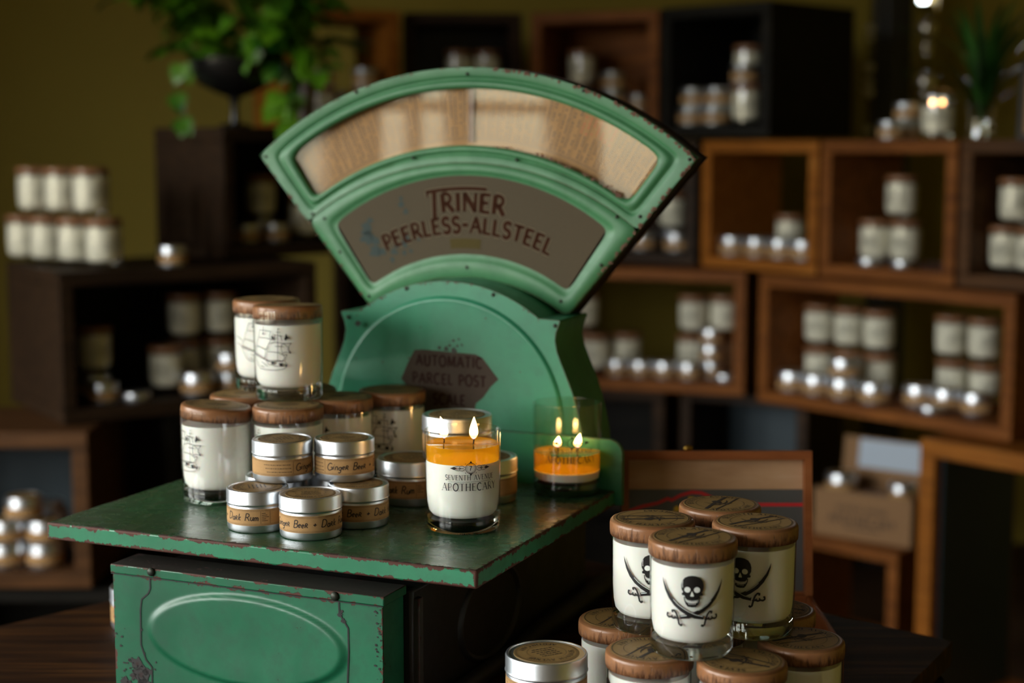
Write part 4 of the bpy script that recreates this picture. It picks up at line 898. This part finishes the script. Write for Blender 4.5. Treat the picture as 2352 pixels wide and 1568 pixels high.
# things standing in and on the crates
FAR = {}
def far_jar():
    o = empty('jar_candle', (0, 0, 0)); jar_parts(o, 'brand', far=True, detail=False); place_mesh('brand_print', ME['brand_far'], o); return o
def far_tin(kit):
    o = empty('candle_tin', (0, 0, 0)); place_mesh('tin_body', kit[0], o); place_mesh('tin_lid', kit[1], o); place_mesh('band_label', kit[2], o); place_mesh('top_label', kit[3], o); return o
FLAT = None
def flat_tin_mesh():
    r, h = .033, .020
    return MB().lathe([(.001, 0), (r*.95, 0), (r*.98, .002), (r*.98, .009), (r*1.02, .010), (r*1.02, h-.002), (r*.98, h), (r*.8, h-.0005), (.001, h-.0005)], 40).mesh('flat tin', M['tin'])
FT = flat_tin_mesh(); HK = {'J': HJ, 'S': .0457, 'B': .0522, 'F': .0202}
first = {}; DBG = []
def item(kind, crate, px, v, level, label, z=None, deg=None):
    """kind J jar, S small tin, B large tin, F flat tin; level = height of what it stands on; v = depth inside the crate"""
    c = CR[crate]; z0 = (c.floor if z is None else z) + .0006 + level; q = c.find(px, v, z0)
    rz = face_rot(q[0], q[1], random.uniform(-35, 35) if deg is None else deg)
    grp = {'J': 'jar candles on the crate shelves', 'S': 'small tins on the crate shelves', 'B': 'large tins on the crate shelves', 'F': 'flat tins on the crate shelves'}[kind]
    uu = (q[0]-c.x)*math.cos(c.th)-(q[1]-c.y)*math.sin(c.th); rr0 = {'J': .0416, 'S': .0341, 'B': .0412, 'F': .0337}[kind]
    DBG.append((crate, kind, px, level, round(uu-rr0-(c.t if z is None else 0), 3), round(c.W-(c.t if z is None else 0)-uu-rr0, 3), round(v-rr0, 3), q, rr0, z0))
    if kind == 'F':
        o = place_mesh('candle_tin', FT, None, (q[0], q[1], z0)); return tag(o, label, 'candle tin', grp)
    if kind not in first:
        first[kind] = {'J': far_jar, 'S': lambda: far_tin(SMALL), 'B': lambda: far_tin(LARGE)}[kind]()
        o = first[kind]; tag(o, label, 'candle' if kind == 'J' else 'candle tin', grp); o.location = (q[0], q[1], z0); o.rotation_euler = (0, 0, rz); return o
    return copy_thing(first[kind], (q[0], q[1], z0), rz, label, grp)
j, s_, b_ = HJ+.0004, .0459, .0524
I = item
# on top of the wide left crate
zt = .767+.335
for k, px in enumerate((58, 112, 176, 240)): I('J', 'L2', px, (.357, .262, .155, .065)[k], 0, 'cream candle in the lower row on the wide left crate, %s' % ('first from the picture edge', 'second from the picture edge', 'third from the picture edge', 'last towards the plant crate')[k], z=zt, deg=40)
for k, px in enumerate((82, 144, 210)): I('J', 'L2', px, (.305, .205, .105)[k], j, 'cream candle in the upper row on the wide left crate, %s' % ('leftmost', 'middle one', 'rightmost')[k], z=zt, deg=40)
I('S', 'L2', 397, .05, 0, 'lone small tin on the wide left crate in front of the black crate', z=zt)
# inside L2
I('J', 'L2', 218, .16, b_, 'dim candle raised on a tin at the left inside the wide left crate')
I('B', 'L2', 216, .155, 0, 'large tin under the dim candle inside the wide left crate')
I('S', 'L2', 238, .065, 0, 'small tin in front of the dim candle inside the wide left crate')
I('F', 'L2', 312, .05, 0, 'flat silver tin lying in the middle of the wide left crate')
I('J', 'L2', 384, .13, 0, 'candle standing on the floor of the wide left crate, right of its middle')
I('J', 'L2', 425, .20, j, 'upper candle left of the ship candle pile inside the wide left crate')
I('J', 'L2', 425, .20, 0, 'candle supporting the upper left candle inside the wide left crate')
I('J', 'L2', 508, .20, j, 'upper candle just left of the ship candle pile in the wide left crate')
I('J', 'L2', 508, .20, 0, 'candle supporting the upper right candle inside the wide left crate')
I('B', 'L2', 455, .055, 0, 'large tin in front of the candle pair inside the wide left crate')
I('S', 'L2', 530, .06, 0, 'small tin beside the stacked ship candles inside the wide left crate')
I('S', 'L2', 530, .06, s_, 'upper small tin beside the stacked ship candles inside the wide left crate')
# inside L1
I('J', 'L1', 600, .17, b_, 'shadowed candle inside the black crate under the plant')
I('B', 'L1', 600, .17, 0, 'large tin under the shadowed candle in the black crate')
I('S', 'L1', 566, .08, 0, 'left small tin inside the black crate under the plant')
I('S', 'L1', 634, .07, 0, 'right small tin inside the black crate under the plant')
I('J', 'L1', 700, .10, 0, 'candle at the right inside the black crate beside the fan dial')
# L3
for k, (px, lv, d) in enumerate(((18, 0, 'bottom left'), (105, 0, 'bottom right'), (18, 1, 'second row left'), (105, 1, 'second row right'), (56, 2, 'topmost'))):
    I('B', 'L3', px, .06, lv*b_, 'silver tin %s of the tin stack in the low left crate' % d)
I('B', 'L3', 118, .17, 0, 'back silver tin in the low left crate'); I('B', 'L3', 118, .17, b_, 'second back silver tin in the low left crate, on another'); I('F', 'L3', 112, .16, 2*b_, 'flat tin topping the back stack in the low left crate')
# T row
I('J', 'T1', 738, .10, 0, 'candle beneath the tins at the left of the honey top crate'); I('B', 'T1', 735, .10, j, 'large tin on a candle at the left inside the honey top crate')
I('B', 'T1', 782, .20, 0, 'large tin at the back inside the honey top crate'); I('B', 'T1', 782, .20, b_, 'second large tin at the back inside the honey top crate')
I('J', 'T1', 842, .05, 0, 'candle at the right inside the honey top crate'); I('B', 'T1', 842, .05, j, 'large tin on the right candle inside the honey top crate')
for px, w_ in ((1055, 'left'), (1122, 'right')):
    I('J', 'T2', px, .10, 0, 'lower %s candle in the dark crate above the dial' % w_); I('J', 'T2', px, .10, j, 'upper %s candle peeking over the dial from the dark crate' % w_)
I('J', 'T3', 1335, .12, 0, 'lower candle in the brown top crate'); I('J', 'T3', 1337, .12, j, 'upper candle in the brown top crate')
for k in range(3): I('B', 'T3', 1411, .06, k*b_, 'large tin in the brown top crate, %s of three' % ('lowest', 'middle', 'topmost')[k])
for k in range(2): I('S', 'T3', 1468, .10, k*s_, 'small tin at the right of the brown top crate, %s of two' % ('lower', 'upper')[k])
for px, v, w_ in ((1589, .05, 'left'), (1644, .05, 'middle')):
    for k in range(2): I('B', 'T4', px+k*6, v+.004*k, k*b_, '%s large tin of the %s pair in the black top crate' % (('lower', 'upper')[k], w_))
I('J', 'T4', 1714, .06, 0, 'candle at the right front of the black top crate'); 
I('B', 'T4', 1712, .06, j, 'large tin standing on the right candle in the black top crate')
I('J', 'T4', 1712, .17, 0, 'rear lower candle in the black top crate'); I('J', 'T4', 1718, .17, j, 'rear upper candle showing at the right of the black top crate')
# R row
I('B', 'R0', 1478, .07, 0, 'large tin beside the fan dial tip in the dark crate'); I('B', 'R0', 1557, .06, 0, 'large tin at the right of the dark crate behind the dial')
I('J', 'R0', 1545, .17, b_, 'candle raised on a tin in the dark crate behind the dial'); I('B', 'R0', 1545, .17, 0, 'tin beneath the raised candle in the dark crate behind the dial')
for px, w_ in ((1685, 'leftmost'), (1742, 'second from the left'), (1797, 'third from the left'), (1850, 'rightmost')): I('B', 'R1', px, .05, 0, 'tin in the small honey crate, %s' % w_)
I('S', 'R1', 1765, .20, 0, 'dim small tin behind the others in the small honey crate'); I('J', 'R1', 1815, .19, 0, 'candle behind the third tin in the small honey crate')
I('J', 'R2', 2009, .13, 0, 'left candle on the floor of the red brown crate'); I('J', 'R2', 2078, .14, 0, 'right candle on the floor of the red brown crate')
I('J', 'R2', 2070, .14, j, 'candle stacked on another in the red brown crate'); I('F', 'R2', 1999, .035, 0, 'left flat tin in the red brown crate'); I('F', 'R2', 2076, .04, 0, 'right flat tin in the red brown crate')
I('J', 'R3', 2310, .09, 0, 'left lower candle in the crate at the right picture edge'); I('J', 'R3', 2372, .06, 0, 'right lower candle in the crate at the right picture edge'); I('J', 'R3', 2334, .075, j, 'upper candle in the crate at the right picture edge')
# A
I('J', 'A', 1368, .09, 0, 'candle beside the scale housing in the wide crate'); I('J', 'A', 1345, .17, j, 'upper candle peeking out behind the scale housing'); I('J', 'A', 1345, .17, 0, 'candle below it behind the scale housing')
I('S', 'A', 1420, .05, 0, 'tin near the scale housing in the wide crate, left of two'); I('S', 'A', 1474, .05, 0, 'tin near the scale housing in the wide crate, right of two')
I('J', 'A', 1440, .15, 0, 'dim candle behind the two small tins in the wide crate')
I('J', 'A', 1588, .17, 0, 'candle on the floor at the middle of the wide crate'); I('J', 'A', 1592, .17, j, 'upper candle against the olive wall in the wide crate')
I('J', 'A', 1660, .19, 0, 'rear right candle on the floor of the wide crate'); I('J', 'A', 1663, .19, j, 'upper right candle beside the tin stack in the wide crate')
I('S', 'A', 1528, .05, 0, 'tin left of the pair in the middle of the wide crate'); I('S', 'A', 1585, .05, 0, 'tin right of the pair in the middle of the wide crate')
for k in range(3): I('S', 'A', 1636, .10, k*s_, 'small tin of the right stack in the wide crate, %s' % ('lowest', 'middle', 'topmost')[k])
I('F', 'A', 1668, .05, 0, 'flat tin in the right corner of the wide crate')
# B
for px, w_ in ((1882, 'left'), (1950, 'middle'), (2018, 'right')):
    I('J', 'B', px, .15, 0, '%s candle on the floor in the left group of the widest crate' % w_); I('J', 'B', px, .15, j, '%s upper candle in the left group of the widest crate' % w_)
for px, v, w_ in ((1820, .05, 'leftmost'), (1877, .05, 'second'), (1938, .05, 'third'), (2008, .05, 'fourth')): I('B', 'B', px, v, 0, 'tin in the left row of the widest crate, %s' % w_)
I('B', 'B', 1940, .05, b_, 'tin stacked on the third tin of the widest crate')
I('J', 'B', 2186, .195, 0, 'left floor candle in the right group of the widest crate'); I('J', 'B', 2184, .195, j, 'left upper candle in the right group of the widest crate')
I('J', 'B', 2262, .195, 0, 'right floor candle in the right group of the widest crate'); I('J', 'B', 2260, .195, j, 'right upper candle in the right group of the widest crate')
for px, w_ in ((2112, 'left'), (2176, 'middle'), (2244, 'right')): I('B', 'B', px, .108, 0, 'tin in the right row of the widest crate, %s' % w_)
I('F', 'B', 2140, .035, 0, 'flat tin in front of the right row of the widest crate')
# on top of R2 and R3
zr = Z2+.345
I('S', 'R2', 2046, .05, 0, 'small tin on top of the red brown crate', z=zr); I('S', 'R2', 2082, .12, 0, 'lower tin of a pair on the red brown crate', z=zr); I('S', 'R2', 2083, .12, s_, 'upper tin of a pair on the red brown crate', z=zr)
def make_far_lit():
    q = CR['R2'].find(2152, .11, zr); o = empty('lit_candle', (q[0], q[1], zr+.0006), face_rot(*q), 'burning candle on the red brown crate in the upper right background', 'candle')
    place_mesh('glass_tumbler', MB().lathe(glass_prof(HG, .078), 48).mesh('tumbler open', M['glass']), o); place_mesh('glass_base', ME['slug'], o); place_mesh('wax', waxm(.0152, .080, M['wax_far']), o)
    place_mesh('brand_print', ME['brand_far'], o)
    for x in (-.013, .010):
        MB().tube([(x, 0, .076), (x, 0, .086)], .0008, 6).build('wick', M['wick'], o); place_mesh('flame', flame_mesh(.012, 0), o, (x, -.004, .084))
make_far_lit()
# hanging plant bowl, on the black crate L1
def leaf(mb, c, d, up, s, mi=0):
    d = d.normalized(); sd = d.cross(up); sd = sd.normalized() if sd.length > .01 else Vector((1, 0, 0)); nn = sd.cross(d)
    prof = [(0, 0, 0), (.05, .30, .02), (.25, .46, .05), (.5, .40, .04), (.75, .22, -.02), (1, .0, -.12)]
    v = []; 
    for a, w_, z in prof: v += [c+d*(a*s)+sd*(w_*s)+nn*(z*s+.10*w_*s), c+d*(a*s)+nn*(z*s-.04*s*(w_ > 0)), c+d*(a*s)-sd*(w_*s)+nn*(z*s+.10*w_*s)]
    f = []
    for i in range(5):
        k = i*3; f += [(k, k+1, k+4, k+3), (k+1, k+2, k+5, k+4)]
    mb.add(v, f, mi)
pp = at(540, 3.98, 1.421); pz = 1.105+.315
pl_ = empty('potted_pothos', (pp.x, pp.y, pz+.0005), 0, 'leafy green trailing plant in a dark footed bowl on the black crate', 'plant')
MB().lathe([(.001, 0), (.042, 0), (.040, .006), (.012, .012), (.009, .05), (.014, .072), (.05, .085), (.088, .105), (.105, .135), (.108, .165), (.104, .165), (.098, .135), (.06, .11), (.001, .10)], 48).build('footed_bowl', M['bowl'], pl_)
MB().lathe([(.100, .150), (.05, .158), (.001, .160)], 24).build('soil', M['dark_wood'], pl_)
rl = random.Random(11); st = MB(); lf_ = MB()
for k in range(34):
    a = rl.uniform(0, 2*math.pi); out_ = rl.uniform(.06, .23); rise = rl.uniform(.04, .26); drop = rl.uniform(-.05, .17) if rl.random() < .4 else 0
    P0 = Vector((.05*math.cos(a), .05*math.sin(a), .155)); P1 = P0+Vector((out_*.5*math.cos(a), out_*.5*math.sin(a), rise)); P2 = P0+Vector((out_*math.cos(a), out_*math.sin(a), rise*.7-drop))
    pts = [P0*(1-t)**2+P1*2*t*(1-t)+P2*t*t for t in [i/7 for i in range(8)]]; st.tube([tuple(p) for p in pts], .0022, 5)
    for i in range(2, 8):
        for _ in range(2):
            d = Vector((math.cos(a)+rl.uniform(-1, 1), math.sin(a)+rl.uniform(-1, 1), rl.uniform(-.9, .5))); leaf(lf_, pts[i]+d.normalized()*.008, d, Vector((rl.uniform(-.4, .4), rl.uniform(-.4, .4), 1)), rl.uniform(.045, .078))
for (tx, ty, tz) in ((-.115, -.03, -.03), (.125, -.02, -.04), (.10, -.06, .0)):
    P0 = Vector((tx*.6, ty, .165)); pts = [P0, Vector((tx*1.05, ty, .15)), Vector((tx*1.2, ty, .08)), Vector((tx*1.1, ty, .05+tz))]; st.tube([tuple(p) for p in pts], .002, 5)
    for p in pts[1:]:
        for _ in range(2): leaf(lf_, p, Vector((rl.uniform(-1, 1), rl.uniform(-1, .2), -1.2)), Vector((0, -1, .3)), rl.uniform(.045, .06))
st.build('stems', M['leaf'], pl_); fo = lf_.build('foliage', M['leaf'], pl_); fo['kind'] = 'stuff'
q = at(697, 4.0, 1.421); 
sp = MB().tube([(0, 0, 0), (.006, .01, .17)], .011, 12).build('pale_rod', plain('greyish lilac paint', (.20, .16, .17), .6), None, (q.x, q.y, pz+.001)); tag(sp, 'short pale greyish rod standing between the plant and the fan dial', 'rod')
# vase with spiky plant
q = CR['R3'].find(2252, .13, zr); vs_ = empty('vase_plant', (q[0], q[1], zr+.0006), 0, 'dark spiky plant in a clear glass vase at the upper right', 'plant')
MB().lathe([(.001, .004), (.033, 0), (.036, .004), (.032, .05), (.040, .085), (.0385, .085), (.030, .05), (.034, .006), (.001, .008)], 32).build('glass_vase', M['glass'], vs_)
mb = MB(); rb = random.Random(4)
for k in range(52):
    a = rb.uniform(0, 2*math.pi); o_ = rb.uniform(.03, .22); hh = rb.uniform(.12, .33); 
    P0 = Vector((0, 0, .03)); P1 = Vector((o_*.25*math.cos(a), o_*.25*math.sin(a), .03+hh*.8)); P2 = Vector((o_*math.cos(a), o_*math.sin(a), .03+hh*rb.uniform(.7, 1.05)))
    c = [P0*(1-t)**2+P1*2*t*(1-t)+P2*t*t for t in [i/8 for i in range(9)]]; sd = Vector((-math.sin(a), math.cos(a), 0))
    wv = [.002, .004, .0065, .0085, .009, .0085, .0065, .004, .0004]
    mb.bridge([[tuple(p+sd*w_) for p, w_ in zip(c, wv)], [tuple(p-Vector((0, 0, .0015))) for p in c], [tuple(p-sd*w_) for p, w_ in zip(c, wv)]], closed=False)
bl = mb.build('leaf_blades', M['blade'], vs_); bl['kind'] = 'stuff'
q = CR['R3'].find(2408, .12, zr); fr = empty('picture_frame', (q[0], q[1], zr+.0006), R(-25), 'pale card in a dark frame at the extreme upper right', 'picture frame')
MB().box(-.07, .07, 0, .01, 0, .012).box(-.07, .07, 0, .01, .168, .18).box(-.07, -.058, 0, .01, .012, .168).box(.058, .07, 0, .01, .012, .168).build('frame', M['black'], fr, smooth=False, rot=(R(-8), 0, 0))
MB().box(-.058, .058, .004, .007, .012, .168).build('card', M['kraft'], fr, smooth=False, rot=(R(-8), 0, 0))
# black post, bead string and silver balls against the back wall
x0 = at(2008, 5.2, 1.5).x; x1 = at(2092, 5.2, 1.5).x
struct(MB().box(x0, x1, 5.2, 5.28, 0, ZC-.001).box(x0+.03, x1-.03, 5.185, 5.2, 0, ZC-.001).build('trim_1', M['black'], smooth=False, bevel=.004))
def string(px, h, balls, label, cat, name, ztop):
    p = at(px, h, 1.5); mb = MB().tube([(0, 0, ztop-.0), (0, 0, 1.42)], .0012, 6)
    o = mb.build(name, M['black'], None, (p.x, p.y, 0)); tag(o, label, cat)
    for py, r in balls:
        z = 1.372; lo, hi = .5, 2.8
        for _ in range(40):
            m = (lo+hi)/2
            if proj((p.x, p.y, m))[1] > py: lo = m
            else: hi = m
        MB().ball((0, 0, lo), r, 16, 10).build('ball', M['silver'], o)
string(1994, 5.0, ((66, .014), (88, .012), (156, .016), (188, .013), (212, .017), (298, .014)), 'string of silver beads hanging left of the black post', 'bead string', 'bead_string', ZC-.002)
string(2124, 4.9, ((65, .030), (106, .018), (122, .015), (188, .034), (216, .018)), 'string of larger silver balls hanging right of the black post', 'bead string', 'bead_string', ZC-.002)
# cardboard box on C2
c2 = CR['C2']; zc = ZB+.345; q0 = c2.find(1868, .03, zc)
cbx = empty('cardboard_box', (q0[0], q0[1], zc+.0006), -R(38), 'open kraft cardboard gift box printed with lettering, holding candles', 'box')
W_, D_, H_ = .275, .16, .125; t = .003
mb = MB().box(0, W_, 0, t, 0, H_).box(0, W_, D_-t, D_, 0, H_).box(0, t, t, D_-t, 0, H_).box(W_-t, W_, t, D_-t, 0, H_).box(t, W_-t, t, D_-t, 0, t); mb.build('box_body', M['card'], cbx, smooth=False)
fl = MB().box(0, W_, 0, t, 0, .115).build('raised_flap', M['card'], cbx, (0, D_, H_), (R(-8), 0, 0), smooth=False)
MB().box(.045, W_-.02, -.0014, 0, .035, .110).build('printed_panel', M['blue_print'], fl, smooth=False)
mb = MB(); fb = lambda x, z: (x, -.0006, z)
text(mb, 'SEVENTH AVENUE', .013, W_/2, .074, fb, .17, .10, True, .10, center=True); text(mb, 'APOTHECARY', .022, W_/2, .040, fb, .17, .10, True, .14, center=True)
ribbon(mb, [(.09, .030), (.19, .030)], .004, fb, .02); mb.build('box_print', M['ink'], cbx, smooth=False)
def in_box(kind, u, v, lv, label):
    a = -R(38); x = q0[0]+u*math.cos(a)-v*math.sin(a); y = q0[1]+u*math.sin(a)+v*math.cos(a)
    return copy_thing(first[kind], (x, y, zc+.004+lv), 0, label, 'goods packed in the cardboard box')
in_box('B', .050, .055, 0, 'large tin underneath at the left in the cardboard box'); in_box('B', .050, .055, b_, 'middle large tin at the left in the cardboard box'); in_box('B', .050, .055, 2*b_-.02+.02, 'large tin rising at the left from the cardboard box')
in_box('J', .140, .060, 0, 'candle in the middle of the cardboard box')
for k in range(2): in_box('B', .225, .050, k*b_, '%s large tin at the right in the cardboard box' % ('lower', 'upper')[k])
in_box('S', .225, .050, 2*b_, 'small tin topping the right stack in the cardboard box')
# goods seen through the lower right cabinet
